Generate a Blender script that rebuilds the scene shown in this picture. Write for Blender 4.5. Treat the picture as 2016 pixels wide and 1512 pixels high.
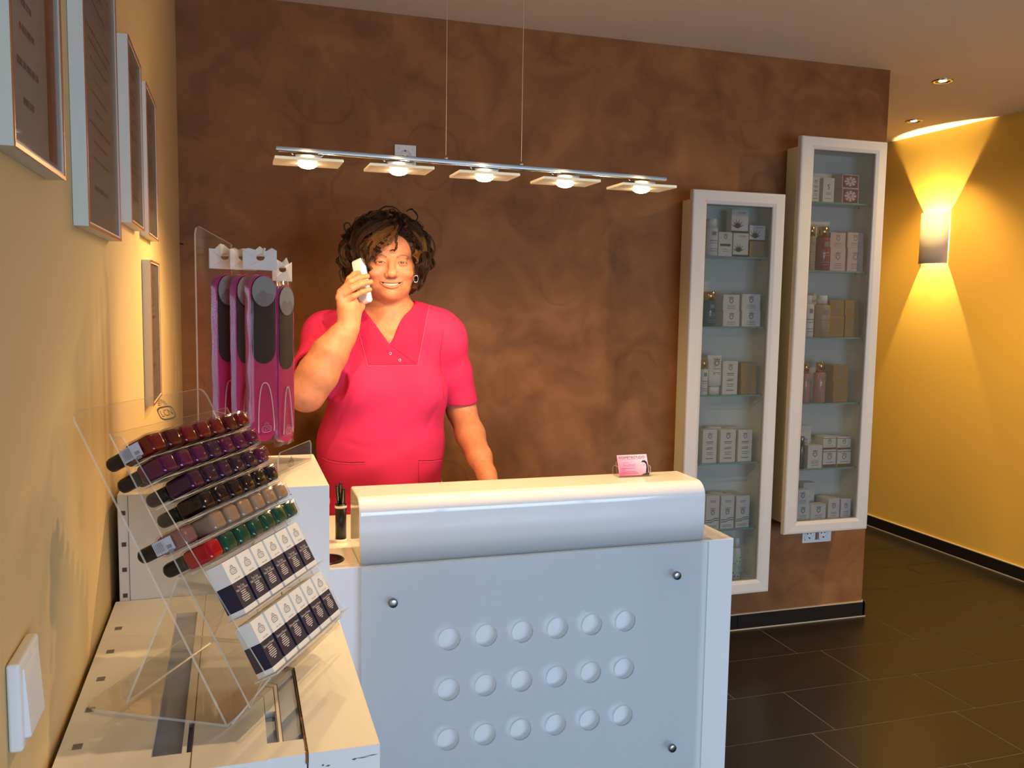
import bpy, bmesh, math, random
import numpy as np
from mathutils import Vector, Matrix
from mathutils.bvhtree import BVHTree

for o in list(bpy.data.objects):
    bpy.data.objects.remove(o)
sc = bpy.context.scene
COL = sc.collection
random.seed(7)

# ------------------------------------------------------------------ camera
F_PX = 1732.5
CAM = Vector((0.0, 0.0, 1.45))
_ya, _pi, _ro = [math.radians(a) for a in (17.574, 5.396, 0.9076)]
FWD = Vector((math.sin(_ya)*math.cos(_pi), math.cos(_ya)*math.cos(_pi), -math.sin(_pi)))
_r0 = Vector((math.cos(_ya), -math.sin(_ya), 0)); _u0 = _r0.cross(FWD)
RIGHT = math.cos(_ro)*_r0 + math.sin(_ro)*_u0
UP = -math.sin(_ro)*_r0 + math.cos(_ro)*_u0
cd = bpy.data.cameras.new('camera'); cam = bpy.data.objects.new('camera', cd); COL.objects.link(cam)
cd.sensor_width = 36; cd.lens = F_PX/2016*36; cd.clip_start = 0.02
m = Matrix.Identity(4)
for i in range(3):
    m[i][0] = RIGHT[i]; m[i][1] = UP[i]; m[i][2] = -FWD[i]; m[i][3] = CAM[i]
cam.matrix_world = m
sc.camera = cam

def at(px, py, Y):
    "the world point at depth plane Y that the photograph shows at this pixel"
    d = FWD + RIGHT*((px-1008)/F_PX) - UP*((py-756)/F_PX)
    return CAM + d*(Y/d.y)

# ------------------------------------------------------------------ light and exposure
sc.view_settings.view_transform = 'Standard'
sc.view_settings.look = 'None'
sc.view_settings.gamma = 1.0
sc.view_settings.use_curve_mapping = False
sc.view_settings.exposure = 0.0
sc.cycles.use_denoising = True
sc.cycles.max_bounces = 7
sc.cycles.diffuse_bounces = 4
sc.cycles.glossy_bounces = 3
sc.cycles.use_adaptive_sampling = True
sc.cycles.adaptive_threshold = 0.05
sc.cycles.adaptive_min_samples = 16
sc.cycles.transparent_max_bounces = 18
sc.cycles.transmission_bounces = 4
sc.cycles.caustics_reflective = False
sc.cycles.caustics_refractive = False
sc.cycles.sample_clamp_indirect = 4.0
w = bpy.data.worlds.new('daylight'); sc.world = w; w.use_nodes = True
w.node_tree.nodes['Background'].inputs[0].default_value = (0.55, 0.72, 1.0, 1)
w.node_tree.nodes['Background'].inputs[1].default_value = 0.6

def light(name, kind, loc, power, color, size=0.02, parent=None, rot=None, **kw):
    ld = bpy.data.lights.new(name, kind); ld.energy = power; ld.color = color
    if kind == 'AREA':
        ld.shape = 'RECTANGLE'; ld.size = size[0]; ld.size_y = size[1]
    else:
        ld.shadow_soft_size = size
    for k, v in kw.items(): setattr(ld, k, v)
    o = bpy.data.objects.new(name, ld); COL.objects.link(o); o.location = loc
    if rot: o.rotation_euler = rot
    if parent is not None:
        o.parent = parent
        o.matrix_parent_inverse = parent.matrix_basis.inverted()
    return o
WARM = (1.0, 0.66, 0.30)
DAY_W = 108.0
LAMP_W = 11.5
# daylight falling through the shop window behind the camera
light('daylight_window', 'AREA', (1.7, -2.62, 0.95), DAY_W, (0.54, 0.70, 1.0), (3.0, 1.7), rot=(math.radians(70), 0, 0), spread=math.radians(125))

# ------------------------------------------------------------------ helpers
def lin(r, g, b):
    def f(c):
        c /= 255.0
        return c/12.92 if c <= 0.04045 else ((c+0.055)/1.055)**2.4
    return (f(r), f(g), f(b), 1.0)

def setin(b, name, v):
    if name in b.inputs: b.inputs[name].default_value = v

def mat(name, col, rough=0.5, metal=0.0, coat=0.0, spec=0.5, emit=None, estr=0.0, alpha=None, sss=0.0, trans=0.0, ior=1.45):
    m = bpy.data.materials.new(name); m.use_nodes = True
    b = m.node_tree.nodes['Principled BSDF']
    setin(b, 'Base Color', col if len(col) == 4 else (*col, 1)); setin(b, 'Roughness', rough); setin(b, 'Metallic', metal)
    setin(b, 'Coat Weight', coat); setin(b, 'Coat Roughness', 0.04); setin(b, 'Specular IOR Level', spec)
    setin(b, 'IOR', ior)
    if trans: setin(b, 'Transmission Weight', trans)
    if sss:
        setin(b, 'Subsurface Weight', sss); setin(b, 'Subsurface Radius', (1.0, 0.35, 0.2)); setin(b, 'Subsurface Scale', 0.008)
    if emit: setin(b, 'Emission Color', (*emit[:3], 1)); setin(b, 'Emission Strength', estr)
    if alpha is not None: setin(b, 'Alpha', alpha)
    return m

def nodes(m):
    nt = m.node_tree
    return nt, nt.nodes, nt.links, nt.nodes['Principled BSDF']

def noise_bump(m, scale, strength, dist=0.002, detail=6):
    nt, N, L, b = nodes(m)
    tc = N.new('ShaderNodeTexCoord'); n = N.new('ShaderNodeTexNoise'); bp = N.new('ShaderNodeBump')
    n.inputs['Scale'].default_value = scale; n.inputs['Detail'].default_value = detail
    bp.inputs['Strength'].default_value = strength; bp.inputs['Distance'].default_value = dist
    L.new(tc.outputs['Object'], n.inputs['Vector']); L.new(n.outputs['Fac'], bp.inputs['Height']); L.new(bp.outputs['Normal'], b.inputs['Normal'])
    return m

def clear(name, tint=(1, 1, 1), gloss=0.06, rough=0.03, haze=0.0, hazecol=(0.9, 0.9, 0.9), ior=1.49):
    "thin clear sheet: see-through, mirror reflection growing at grazing angles, a little haze"
    m = bpy.data.materials.new(name); m.use_nodes = True
    nt = m.node_tree; N = nt.nodes; L = nt.links; N.remove(N['Principled BSDF'])
    tr = N.new('ShaderNodeBsdfTransparent'); gl = N.new('ShaderNodeBsdfGlossy'); lw = N.new('ShaderNodeLayerWeight'); pw = N.new('ShaderNodeMath'); fr = N.new('ShaderNodeMath'); mx = N.new('ShaderNodeMixShader')
    tr.inputs[0].default_value = (*tint, 1); gl.inputs['Roughness'].default_value = rough; pw.operation = 'POWER'; pw.inputs[1].default_value = 5.0; fr.operation = 'MULTIPLY_ADD'; r0 = ((ior-1)/(ior+1))**2
    fr.inputs[1].default_value = 1-r0; fr.inputs[2].default_value = r0; lw.inputs['Blend'].default_value = 0.5
    L.new(lw.outputs['Facing'], pw.inputs[0]); L.new(pw.outputs[0], fr.inputs[0])
    L.new(fr.outputs[0], mx.inputs[0]); L.new(tr.outputs[0], mx.inputs[1]); L.new(gl.outputs[0], mx.inputs[2])
    out = mx
    if haze:
        df = N.new('ShaderNodeBsdfDiffuse'); df.inputs[0].default_value = (*hazecol, 1)
        mx2 = N.new('ShaderNodeMixShader'); mx2.inputs[0].default_value = haze
        L.new(mx.outputs[0], mx2.inputs[1]); L.new(df.outputs[0], mx2.inputs[2]); out = mx2
    L.new(out.outputs[0], N['Material Output'].inputs[0])
    return m

_rb = {}
def _rbox_mesh(sx, sy, sz, r, seg):
    k = (round(sx, 5), round(sy, 5), round(sz, 5), round(r, 5), seg)
    if k not in _rb:
        bm = bmesh.new(); bmesh.ops.create_cube(bm, size=1)
        for v in bm.verts: v.co = Vector((v.co.x*sx, v.co.y*sy, v.co.z*sz))
        bmesh.ops.bevel(bm, geom=list(bm.edges), offset=r, segments=seg, profile=0.5, affect='EDGES')
        bm.verts.index_update()
        _rb[k] = ([tuple(v.co) for v in bm.verts], [tuple(v.index for v in f.verts) for f in bm.faces]); bm.free()
    return _rb[k]

_tx = {}
def text_mesh(s, shear=0.0):
    k = (s, shear)
    if k not in _tx:
        cu = bpy.data.curves.new('t', 'FONT'); cu.body = s; cu.size = 1.0; cu.align_x = 'CENTER'; cu.align_y = 'CENTER'; cu.shear = shear
        cu.resolution_u = 3; cu.fill_mode = 'FRONT'
        ob = bpy.data.objects.new('t', cu); COL.objects.link(ob)
        dg = bpy.context.evaluated_depsgraph_get(); me = bpy.data.meshes.new_from_object(ob.evaluated_get(dg))
        _tx[k] = ([tuple(v.co) for v in me.vertices], [tuple(p.vertices) for p in me.polygons])
        bpy.data.objects.remove(ob); bpy.data.curves.remove(cu); bpy.data.meshes.remove(me)
    return _tx[k]

class MB:
    def __init__(s): s.v = []; s.f = []; s.mi = []; s.sm = []; s.wn = False; s.M = Matrix.Identity(4)
    def add(s, vs, fs, m=0, smooth=False, M=None):
        T = s.M @ M if M is not None else s.M
        b = len(s.v); s.v += [tuple(T @ Vector(v)) for v in vs]
        for f in fs: s.f.append(tuple(i+b for i in f)); s.mi.append(m); s.sm.append(smooth)
        return s
    def box(s, x0, x1, y0, y1, z0, z1, m=0, M=None):
        vs = [(x, y, z) for x in (x0, x1) for y in (y0, y1) for z in (z0, z1)]
        fs = [(0, 1, 3, 2), (4, 6, 7, 5), (0, 4, 5, 1), (2, 3, 7, 6), (0, 2, 6, 4), (1, 5, 7, 3)]
        return s.add(vs, fs, m, False, M)
    def rbox(s, x0, x1, y0, y1, z0, z1, r=0.003, m=0, seg=2, M=None, smooth=True):
        vs, fs = _rbox_mesh(x1-x0, y1-y0, z1-z0, r, seg); s.wn = s.wn or smooth
        T = Matrix.Translation(((x0+x1)/2, (y0+y1)/2, (z0+z1)/2))
        return s.add(vs, fs, m, smooth, (M @ T) if M is not None else T)
    def tube(s, pts, r, n=8, m=0, caps=True, smooth=True):
        pts = [Vector(p) for p in pts]; rs = r if hasattr(r, '__len__') else [r]*len(pts)
        vs = []; up = None
        for i, p in enumerate(pts):
            t = (pts[min(i+1, len(pts)-1)]-pts[max(i-1, 0)])
            t = t.normalized() if t.length > 1e-9 else Vector((0, 0, 1))
            if up is None: up = t.orthogonal().normalized()
            up = (up - t*up.dot(t)); up = up.normalized() if up.length > 1e-6 else t.orthogonal().normalized()
            w_ = t.cross(up)
            for k in range(n):
                a = 2*math.pi*k/n; vs.append(p + (up*math.cos(a)+w_*math.sin(a))*rs[i])
        fs = [(i*n+k, i*n+(k+1) % n, (i+1)*n+(k+1) % n, (i+1)*n+k) for i in range(len(pts)-1) for k in range(n)]
        if caps: fs += [tuple(range(n-1, -1, -1)), tuple((len(pts)-1)*n+k for k in range(n))]
        return s.add(vs, fs, m, smooth)
    def cyl(s, p0, p1, r0, r1=None, n=24, m=0, caps=True): return s.tube([p0, p1], [r0, r1 if r1 is not None else r0], n, m, caps)
    def lathe(s, prof, c=(0, 0, 0), n=28, m=0, M=None, smooth=True):
        vs = [(c[0]+r*math.cos(2*math.pi*k/n), c[1]+r*math.sin(2*math.pi*k/n), c[2]+z) for r, z in prof for k in range(n)]
        fs = [(i*n+k, i*n+(k+1) % n, (i+1)*n+(k+1) % n, (i+1)*n+k) for i in range(len(prof)-1) for k in range(n)]
        return s.add(vs, fs, m, smooth, M)
    def prism(s, poly, O, U, V, th, m=0, medge=None, smooth=False):
        "polygon (u,v) pairs in the plane O + uU + vV, thickness th along U x V"
        O = Vector(O); U = Vector(U); V = Vector(V); W = U.cross(V).normalized()*th; n = len(poly)
        a = [O+U*u+V*v for u, v in poly]; vs = a+[p+W for p in a]
        s.add(vs, [tuple(range(n-1, -1, -1)), tuple(range(n, 2*n))], m)
        s.add(vs, [(i, (i+1) % n, (i+1) % n+n, i+n) for i in range(n)], m if medge is None else medge, smooth)
        return s
    def text(s, t, size, O, U, V, m=0, sx=1.0, shear=0.0, lift=0.0):
        vs, fs = text_mesh(t, shear); O = Vector(O); U = Vector(U).normalized(); V = Vector(V).normalized(); W = U.cross(V)*lift
        return s.add([O+U*(x*size*sx)+V*(y*size)+W for x, y, z in vs], fs, m)
    def build(s, name, mats, parent=None, world=True, auto=None):
        me = bpy.data.meshes.new(name)
        vs = s.v
        if parent is not None and world:
            iv = parent['_inv'] if False else root_inv(parent); vs = [tuple(iv @ Vector(v)) for v in vs]
        me.from_pydata(vs, [], s.f)
        for m_ in (mats if isinstance(mats, (list, tuple)) else [mats]): me.materials.append(m_)
        me.polygons.foreach_set('material_index', s.mi); me.polygons.foreach_set('use_smooth', s.sm); me.update()
        o = bpy.data.objects.new(name, me); COL.objects.link(o)
        if parent is not None: o.parent = parent
        if s.wn: wm = o.modifiers.new('even_shading', 'WEIGHTED_NORMAL'); wm.weight = 50; wm.keep_sharp = True
        return o

def root_inv(o):
    M = Matrix.Identity(4)
    while o is not None:
        M = o.matrix_basis @ M; o = o.parent
    return M.inverted()

def tag(o, label=None, cat=None, group=None, kind=None):
    if label: o['label'] = label
    if cat: o['category'] = cat
    if group: o['group'] = group
    if kind: o['kind'] = kind
    return o
def thing(name, label, cat, loc=(0, 0, 0), rz=0.0, group=None, rot=None):
    o = bpy.data.objects.new(name, None); COL.objects.link(o); o.empty_display_size = 0.05
    o.location = loc; o.rotation_euler = rot if rot else (0, 0, rz)
    return tag(o, label, cat, group)
def copy_tree(o, parent=None):
    c = o.copy(); COL.objects.link(c); c.parent = parent
    for ch in list(o.children): copy_tree(ch, c)
    return c
def struct(name, mb, mats, parent=None):
    o = mb.build(name, mats, parent)
    if parent is None: o['kind'] = 'structure'
    return o
X = Vector((1, 0, 0)); Yv = Vector((0, 1, 0)); Z = Vector((0, 0, 1))

# ------------------------------------------------------------------ materials
def plaster_brown():
    m = mat('brown_trowelled_plaster', lin(150, 100, 62), 0.5, coat=0.0)
    nt, N, L, b = nodes(m)
    tc = N.new('ShaderNodeTexCoord')
    w1 = N.new('ShaderNodeTexNoise'); w1.inputs['Scale'].default_value = 2.2; w1.inputs['Detail'].default_value = 4
    mxv = N.new('ShaderNodeMix'); mxv.data_type = 'RGBA'; mxv.blend_type = 'ADD'; mxv.inputs[0].default_value = 0.22
    L.new(tc.outputs['Object'], mxv.inputs[6]); L.new(w1.outputs['Color'], mxv.inputs[7]); L.new(tc.outputs['Object'], w1.inputs['Vector'])
    vo = N.new('ShaderNodeTexVoronoi'); vo.inputs['Scale'].default_value = 6.5; vo.feature = 'SMOOTH_F1'; vo.inputs['Smoothness'].default_value = 0.15
    L.new(mxv.outputs[2], vo.inputs['Vector'])
    n2 = N.new('ShaderNodeTexNoise'); n2.inputs['Scale'].default_value = 5.5; n2.inputs['Detail'].default_value = 9; n2.inputs['Distortion'].default_value = 0.7
    L.new(mxv.outputs[2], n2.inputs['Vector'])
    r = N.new('ShaderNodeValToRGB'); r.color_ramp.elements[0].position = 0.22; r.color_ramp.elements[1].position = 0.80
    r.color_ramp.elements[0].color = lin(116, 72, 40); r.color_ramp.elements[1].color = lin(164, 112, 68)
    L.new(n2.outputs['Fac'], r.inputs['Fac'])
    sep = N.new('ShaderNodeSeparateColor'); L.new(vo.outputs['Color'], sep.inputs[0])
    r2 = N.new('ShaderNodeValToRGB'); r2.color_ramp.elements[0].color = (0.80, 0.79, 0.78, 1); r2.color_ramp.elements[1].color = (1.12, 1.12, 1.10, 1)
    L.new(sep.outputs[0], r2.inputs['Fac'])
    mul = N.new('ShaderNodeMix'); mul.data_type = 'RGBA'; mul.blend_type = 'MULTIPLY'; mul.inputs[0].default_value = 0.6
    L.new(r.outputs[0], mul.inputs[6]); L.new(r2.outputs[0], mul.inputs[7]); L.new(mul.outputs[2], b.inputs['Base Color'])
    v2 = N.new('ShaderNodeTexVoronoi'); v2.inputs['Scale'].default_value = 3.4; L.new(mxv.outputs[2], v2.inputs['Vector'])
    ra = N.new('ShaderNodeValToRGB'); e0 = ra.color_ramp.elements; e0[0].position = 0.40; e0[0].color = (1, 1, 1, 1); e0[1].position = 0.47; e0[1].color = (1, 1, 1, 1)
    q_ = e0.new(0.445); q_.color = (0.84, 0.82, 0.80, 1); L.new(v2.outputs['Distance'], ra.inputs[0])
    n3 = N.new('ShaderNodeTexNoise'); n3.inputs['Scale'].default_value = 3.1; L.new(tc.outputs['Object'], n3.inputs['Vector'])
    mr = N.new('ShaderNodeMapRange'); mr.inputs[1].default_value = 0.54; mr.inputs[2].default_value = 0.60; L.new(n3.outputs['Fac'], mr.inputs[0])
    m3 = N.new('ShaderNodeMix'); m3.data_type = 'RGBA'; m3.blend_type = 'MULTIPLY'; L.new(mr.outputs[0], m3.inputs[0]); L.new(mul.outputs[2], m3.inputs[6]); L.new(ra.outputs[0], m3.inputs[7]); L.new(m3.outputs[2], b.inputs['Base Color'])
    rr = N.new('ShaderNodeMapRange'); rr.inputs[3].default_value = 0.55; rr.inputs[4].default_value = 0.75; setin(b, 'Specular IOR Level', 0.22)
    L.new(n2.outputs['Fac'], rr.inputs[0]); L.new(rr.outputs[0], b.inputs['Roughness'])
    bp = N.new('ShaderNodeBump'); bp.inputs['Strength'].default_value = 0.25; bp.inputs['Distance'].default_value = 0.004
    L.new(n2.outputs['Fac'], bp.inputs['Height']); L.new(bp.outputs['Normal'], b.inputs['Normal'])
    return m
M_brown = plaster_brown()
M_yellow = noise_bump(mat('yellow_wall_paint', lin(210, 182, 128), 0.75), 900, 0.25, 0.0004, 2)
M_ochre = noise_bump(mat('ochre_wall_paint', lin(238, 192, 82), 0.75), 900, 0.2, 0.0004, 2)
M_ceil = noise_bump(mat('ceiling_white_paint', lin(226, 216, 202), 0.85), 600, 0.15, 0.0004, 2)
M_tile = noise_bump(mat('dark_floor_tile', lin(42, 36, 28), 0.30, spec=0.35), 60, 0.06, 0.0005)
M_grout = mat('grey_grout', lin(176, 164, 146), 0.8)
M_btile = mat('black_skirting_tile', lin(34, 31, 29), 0.3)
M_silicone = mat('pale_joint', lin(196, 180, 150), 0.6)
M_lacq = mat('white_gloss_lacquer', lin(232, 232, 230), 0.22, coat=0.7)
M_white = noise_bump(mat('white_painted_board', lin(226, 224, 218), 0.55), 70, 0.12, 0.001)
M_mdf = mat('raw_board_edge', lin(120, 88, 58), 0.85)
M_cab = noise_bump(mat('white_textured_frame', lin(206, 202, 194), 0.5), 500, 0.35, 0.0006, 3)
M_cabin = mat('cabinet_interior_white', lin(226, 226, 214), 0.55)
M_chrome = mat('chrome', lin(200, 200, 200), 0.12, metal=1.0)
M_steel = mat('brushed_steel', lin(150, 150, 150), 0.3, metal=1.0)
M_glass = clear('clear_glass', (0.96, 0.985, 0.97))
M_gedge = mat('green_glass_edge', lin(120, 170, 150), 0.15, spec=0.6)
M_acr = clear('clear_acrylic', (0.975, 0.97, 0.96), haze=0.006, hazecol=(0.9, 0.86, 0.8), ior=1.42)
M_acre = mat('acrylic_cut_edge', lin(235, 228, 212), 0.25, alpha=0.5)
M_plug = mat('white_plastic', lin(226, 226, 222), 0.35)
M_black = mat('black_plastic', lin(16, 16, 17), 0.3)
M_ink = mat('black_print', lin(22, 20, 22), 0.6)
M_greyink = mat('grey_print', lin(138, 136, 135), 0.6)

# ------------------------------------------------------------------ room shell
WY = 3.338; CZ = 2.497; LX = -0.178; RX = 4.012; FY0 = -2.4; BY = 6.6
mb = MB()
mb.box(LX-0.1, RX+0.1, FY0-0.1, BY+0.1, -0.06, -0.0015, 1)
rows = [(4.57, 3.70), (4.262, 3.52), (3.945, 3.398), (3.64, 3.566), (3.331, 3.217), (3.031, 2.231), (2.727, 2.347), (2.425, 1.954), (2.122, 1.86), (1.82, 2.21)]
ys = [r_[0] for r_ in rows]; js = [r_[1] for r_ in rows]
y = 4.57+0.302
while y < BY: rows.append((y, random.uniform(2.8, 3.4))); y += 0.302
y = 1.82-0.302
while y > FY0-0.3: rows.append((y, random.uniform(1.8, 2.4))); y -= 0.302
g = 0.0018
for y0, j in rows:
    y1 = min([q for q, _ in rows if q > y0+0.01] or [y0+0.302])
    x = j
    while x > LX: x -= 0.602
    while x < RX+0.1:
        a, b = max(x, LX-0.1), min(x+0.602, RX+0.1)
        mb.add([(a+g, y0+g, 0), (b-g, y0+g, 0), (b-g, y1-g, 0), (a+g, y1-g, 0)], [(0, 1, 2, 3)], 0)
        x += 0.602
struct('floor', mb, [M_tile, M_grout])
struct('ceiling', MB().box(LX-0.1, RX+0.1, FY0-0.1, BY+0.1, CZ, CZ+0.1), M_ceil)
struct('wall_left', MB().box(LX-0.1, LX, FY0-0.1, WY+0.2, 0, CZ), M_yellow)
struct('wall_back', MB().box(LX, 2.798, WY, WY+0.16, 0, CZ), M_brown)
struct('wall_right', MB().box(RX, RX+0.1, FY0-0.1, BY+0.1, 0, CZ), M_ochre)
struct('wall_far', MB().box(LX-0.1, RX, BY, BY+0.1, 0, CZ), M_ochre)
struct('wall_passage', MB().box(LX-0.1, LX, WY+0.2, BY, 0, CZ), M_ochre)
# shop window wall behind the camera
mb = MB()
mb.box(LX, RX, FY0-0.1, FY0, 0, 0.05); mb.box(LX, RX, FY0-0.1, FY0, 2.25, CZ)
mb.box(LX, 0.25, FY0-0.1, FY0, 0.05, 2.25); mb.box(3.8, RX, FY0-0.1, FY0, 0.05, 2.25)
struct('wall_front', mb, M_yellow)
wf = MB()
for a, b, c_, d_ in ((0.25, 3.8, 0.05, 0.11), (0.25, 3.8, 2.19, 2.25), (0.25, 0.31, 0.11, 2.19), (3.74, 3.8, 0.11, 2.19), (1.40, 1.46, 0.11, 2.19), (2.56, 2.62, 0.11, 2.19)):
    wf.box(a, b, FY0-0.08, FY0-0.02, c_, d_)
wo = struct('window_1', wf, M_plug)
MB().box(0.31, 3.74, FY0-0.055, FY0-0.045, 0.11, 2.19).build('window_pane', M_glass, wo)
# skirtings
mb = MB()
xs = [LX+0.001, 0.33, 0.93, 1.53, 2.128, 2.798+0.012]
for a, b in zip(xs, xs[1:]): mb.rbox(a+0.0008, b-0.0008, WY-0.012, WY, 0.004, 0.070, 0.0012, 0, 1, smooth=False)
mb.box(LX+0.001, 2.809, WY-0.010, WY, 0.068, 0.0745, 1); mb.box(LX+0.001, 2.812, WY-0.014, WY, 0.0, 0.005, 1)
struct('baseboard_back', mb, [M_btile, M_silicone])
mb = MB()
for k in range(13):
    a = 0.1+0.6*k
    mb.rbox(RX-0.012, RX, a+0.0008, min(a+0.5992, BY-0.01), 0.004, 0.070, 0.0012, 0, 1, smooth=False) if a < BY-0.1 else None
mb.box(RX-0.010, RX, -2.39, BY-0.01, 0.068, 0.0745, 1); mb.box(RX-0.014, RX, -2.39, BY-0.01, 0.0, 0.005, 1)
struct('baseboard_right', mb, [M_btile, M_silicone])
mb = MB(); mb.box(2.798, 2.81, WY-0.012, WY+0.16, 0.004, 0.070, 0); mb.box(2.798, 2.808, WY-0.01, WY+0.16, 0.068, 0.0745, 1)
struct('baseboard_end', mb, [M_btile, M_silicone])

# ------------------------------------------------------------------ recessed ceiling lamps
M_lampglow = mat('halogen_glow', (1, 0.8, 0.5), 0.4, emit=(1.0, 0.78, 0.45), estr=30)
def downlight(x, y, label, power, spot=math.radians(100), aim=None):
    t = thing('ceiling_downlight', label, 'ceiling lamp', (x, y, CZ), group='recessed ceiling lamps')
    a = MB(); a.lathe([(0.030, 0.0), (0.030, -0.004), (0.040, -0.005), (0.046, -0.003), (0.046, 0.0)], n=36); a.build('trim_ring', M_chrome, t, False)
    a = MB(); a.lathe([(0.017, -0.0022), (0.012, -0.0035), (0.0001, -0.004)], n=28); a.build('lamp_face', M_lampglow, t, False)
    a = MB(); a.lathe([(0.030, -0.001), (0.0172, -0.0006), (0.0001, -0.0005)], n=28); a.build('reflector', mat('dark_reflector', lin(120, 96, 60), 0.4), t, False)
    l = light('lamp_light', 'SPOT', (x, y, CZ-0.012), power, WARM, 0.02, parent=t)
    l.data.spot_size = spot; l.data.spot_blend = 0.6
    if aim is not None: l.rotation_euler = (Vector(aim)-Vector((x, y, CZ-0.012))).to_track_quat('-Z', 'Y').to_euler()
    return t
downlight(3.149, 3.404, 'round recessed ceiling spot in front of the ochre wall, nearer one of two', 45)
downlight(3.15, 2.35, 'added unseen ceiling spot brightening the passage, nearest the entrance', 85, math.radians(164))  # added unseen spot, lifts the light on the sconce shade and passage
downlight(0.88, 1.14, 'round recessed ceiling spot aimed at the polish display, out of the picture', 46, math.radians(33), (0.08, 1.06, 1.0))
downlight(3.02, 4.32, 'added unseen ceiling spot brightening the sconce, hidden by the brown wall', 42, math.radians(160))  # added behind the brown wall only to fill the sconce shade with light
downlight(3.676, 4.173, 'round recessed ceiling spot further back, just above the bright streak', 45)


# ------------------------------------------------------------------ wall sconce
def sconce():
    y0, y1, z0, z1 = 4.213, 4.420, 1.711, 2.013
    yc = (y0+y1)/2; R_ = (y1-y0)/2
    t = thing('wall_sconce', 'white half-cylinder wall lamp glowing up and down on ochre wall', 'wall lamp', (RX, yc, z0))
    a = MB(); n = 20; dep = 0.068; th = 0.004
    ring = lambda r, d, z: [(RX-0.003-d*math.sin(math.pi*k/n), yc-r*math.cos(math.pi*k/n), z) for k in range(n+1)]
    o0, o1, i0, i1 = ring(R_, dep, z0), ring(R_, dep, z1), ring(R_-th, dep-th, z0), ring(R_-th, dep-th, z1)
    vs = o0+o1+i0+i1; q = n+1; fs = []
    for k in range(n):
        fs += [(k, k+1, q+k+1, q+k), (2*q+k+1, 2*q+k, 3*q+k, 3*q+k+1), (k+1, k, 2*q+k, 2*q+k+1), (q+k, q+k+1, 3*q+k+1, 3*q+k)]
    a.add(vs, fs, 0, True); a.build('lamp_shade', mat('white_sconce_shade', lin(238, 226, 200), 0.6), t)
    b = MB(); b.box(RX-0.012, RX-0.0005, yc-0.03, yc+0.03, z0+0.06, z1-0.06); b.build('wall_bracket', M_plug, t)
    g_ = MB(); g_.cyl((RX-0.017, yc, 1.85), (RX-0.017, yc, 1.92), 0.006, n=14); g_.build('bulb', mat('sconce_bulb', (1, .8, .5), 0.3, emit=(1, 0.72, 0.36), estr=60), t)
    light('sconce_light', 'POINT', (RX-0.048, yc, 1.885), 70.0, (1.0, 0.76, 0.38), 0.005, parent=t)
sconce()
# ------------------------------------------------------------------ reception desk
def profile_bar(mb_, prof, x0, x1, r, m=0):
    "closed (y,z) profile drawn along X with softly rounded ends"
    cy = sum(p[0] for p in prof)/len(prof); cz = sum(p[1] for p in prof)/len(prof); n = len(prof)
    hw = max(p[0] for p in prof)-cy; hh = max(p[1] for p in prof)-cz
    st = []
    for k in range(5):
        a = math.pi/2*k/4; st.append((x0+r*(1-math.sin(a)), r*(1-math.cos(a))))
    st.reverse(); st += [(x1-(x-x0), q) for x, q in reversed(st)]
    vs = []
    for x, q in st:
        for y_, z_ in prof: vs.append((x, cy+(y_-cy)*(1-q/hw), cz+(z_-cz)*(1-q/hh)))
    fs = [(i*n+k, i*n+(k+1) % n, (i+1)*n+(k+1) % n, (i+1)*n+k) for i in range(len(st)-1) for k in range(n)]
    mb_.add(vs, fs, m, True); mb_.wn = True
    mb_.add(vs[:n], [tuple(range(n-1, -1, -1))], m); mb_.add(vs[-n:], [tuple(range(n))], m)

DF = 1.950; HB = 0.848
desk = thing('reception_desk', 'white gloss reception desk with glass front plate of eighteen round holes', 'desk', (0.56, 2.19, 0))
mb = MB(); mb.rbox(-0.10, 1.227, DF+0.0252, 2.44, HB-0.030, HB, 0.002); mb.build('worktop', M_lacq, desk)
mb = MB(); mb.rbox(-0.10, 1.227, DF, DF+0.025, 0.01, HB, 0.003); mb.build('front_panel', M_lacq, desk)
for a, b in ((-0.10, -0.075), (1.202, 1.227)):
    mb = MB(); mb.rbox(a, b, DF+0.026, 2.43, 0.01, HB-0.031, 0.003); mb.build('side_panel', M_lacq, desk)
R_ = 0.038
prof = [(2.108, HB+0.002), (2.108, 0.992), (2.105, 0.998), (2.099, 1.0)]
for k in range(9):
    a = math.pi/2*k/8; prof.append((DF+R_-R_*math.sin(a), 1.0-R_+R_*math.cos(a)))
prof += [(DF, 0.93), (DF, HB+0.002)]
mb = MB(); profile_bar(mb, list(reversed(prof)), 0.263, 1.139, 0.004); mb.build('counter_hood', M_lacq, desk)
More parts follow.
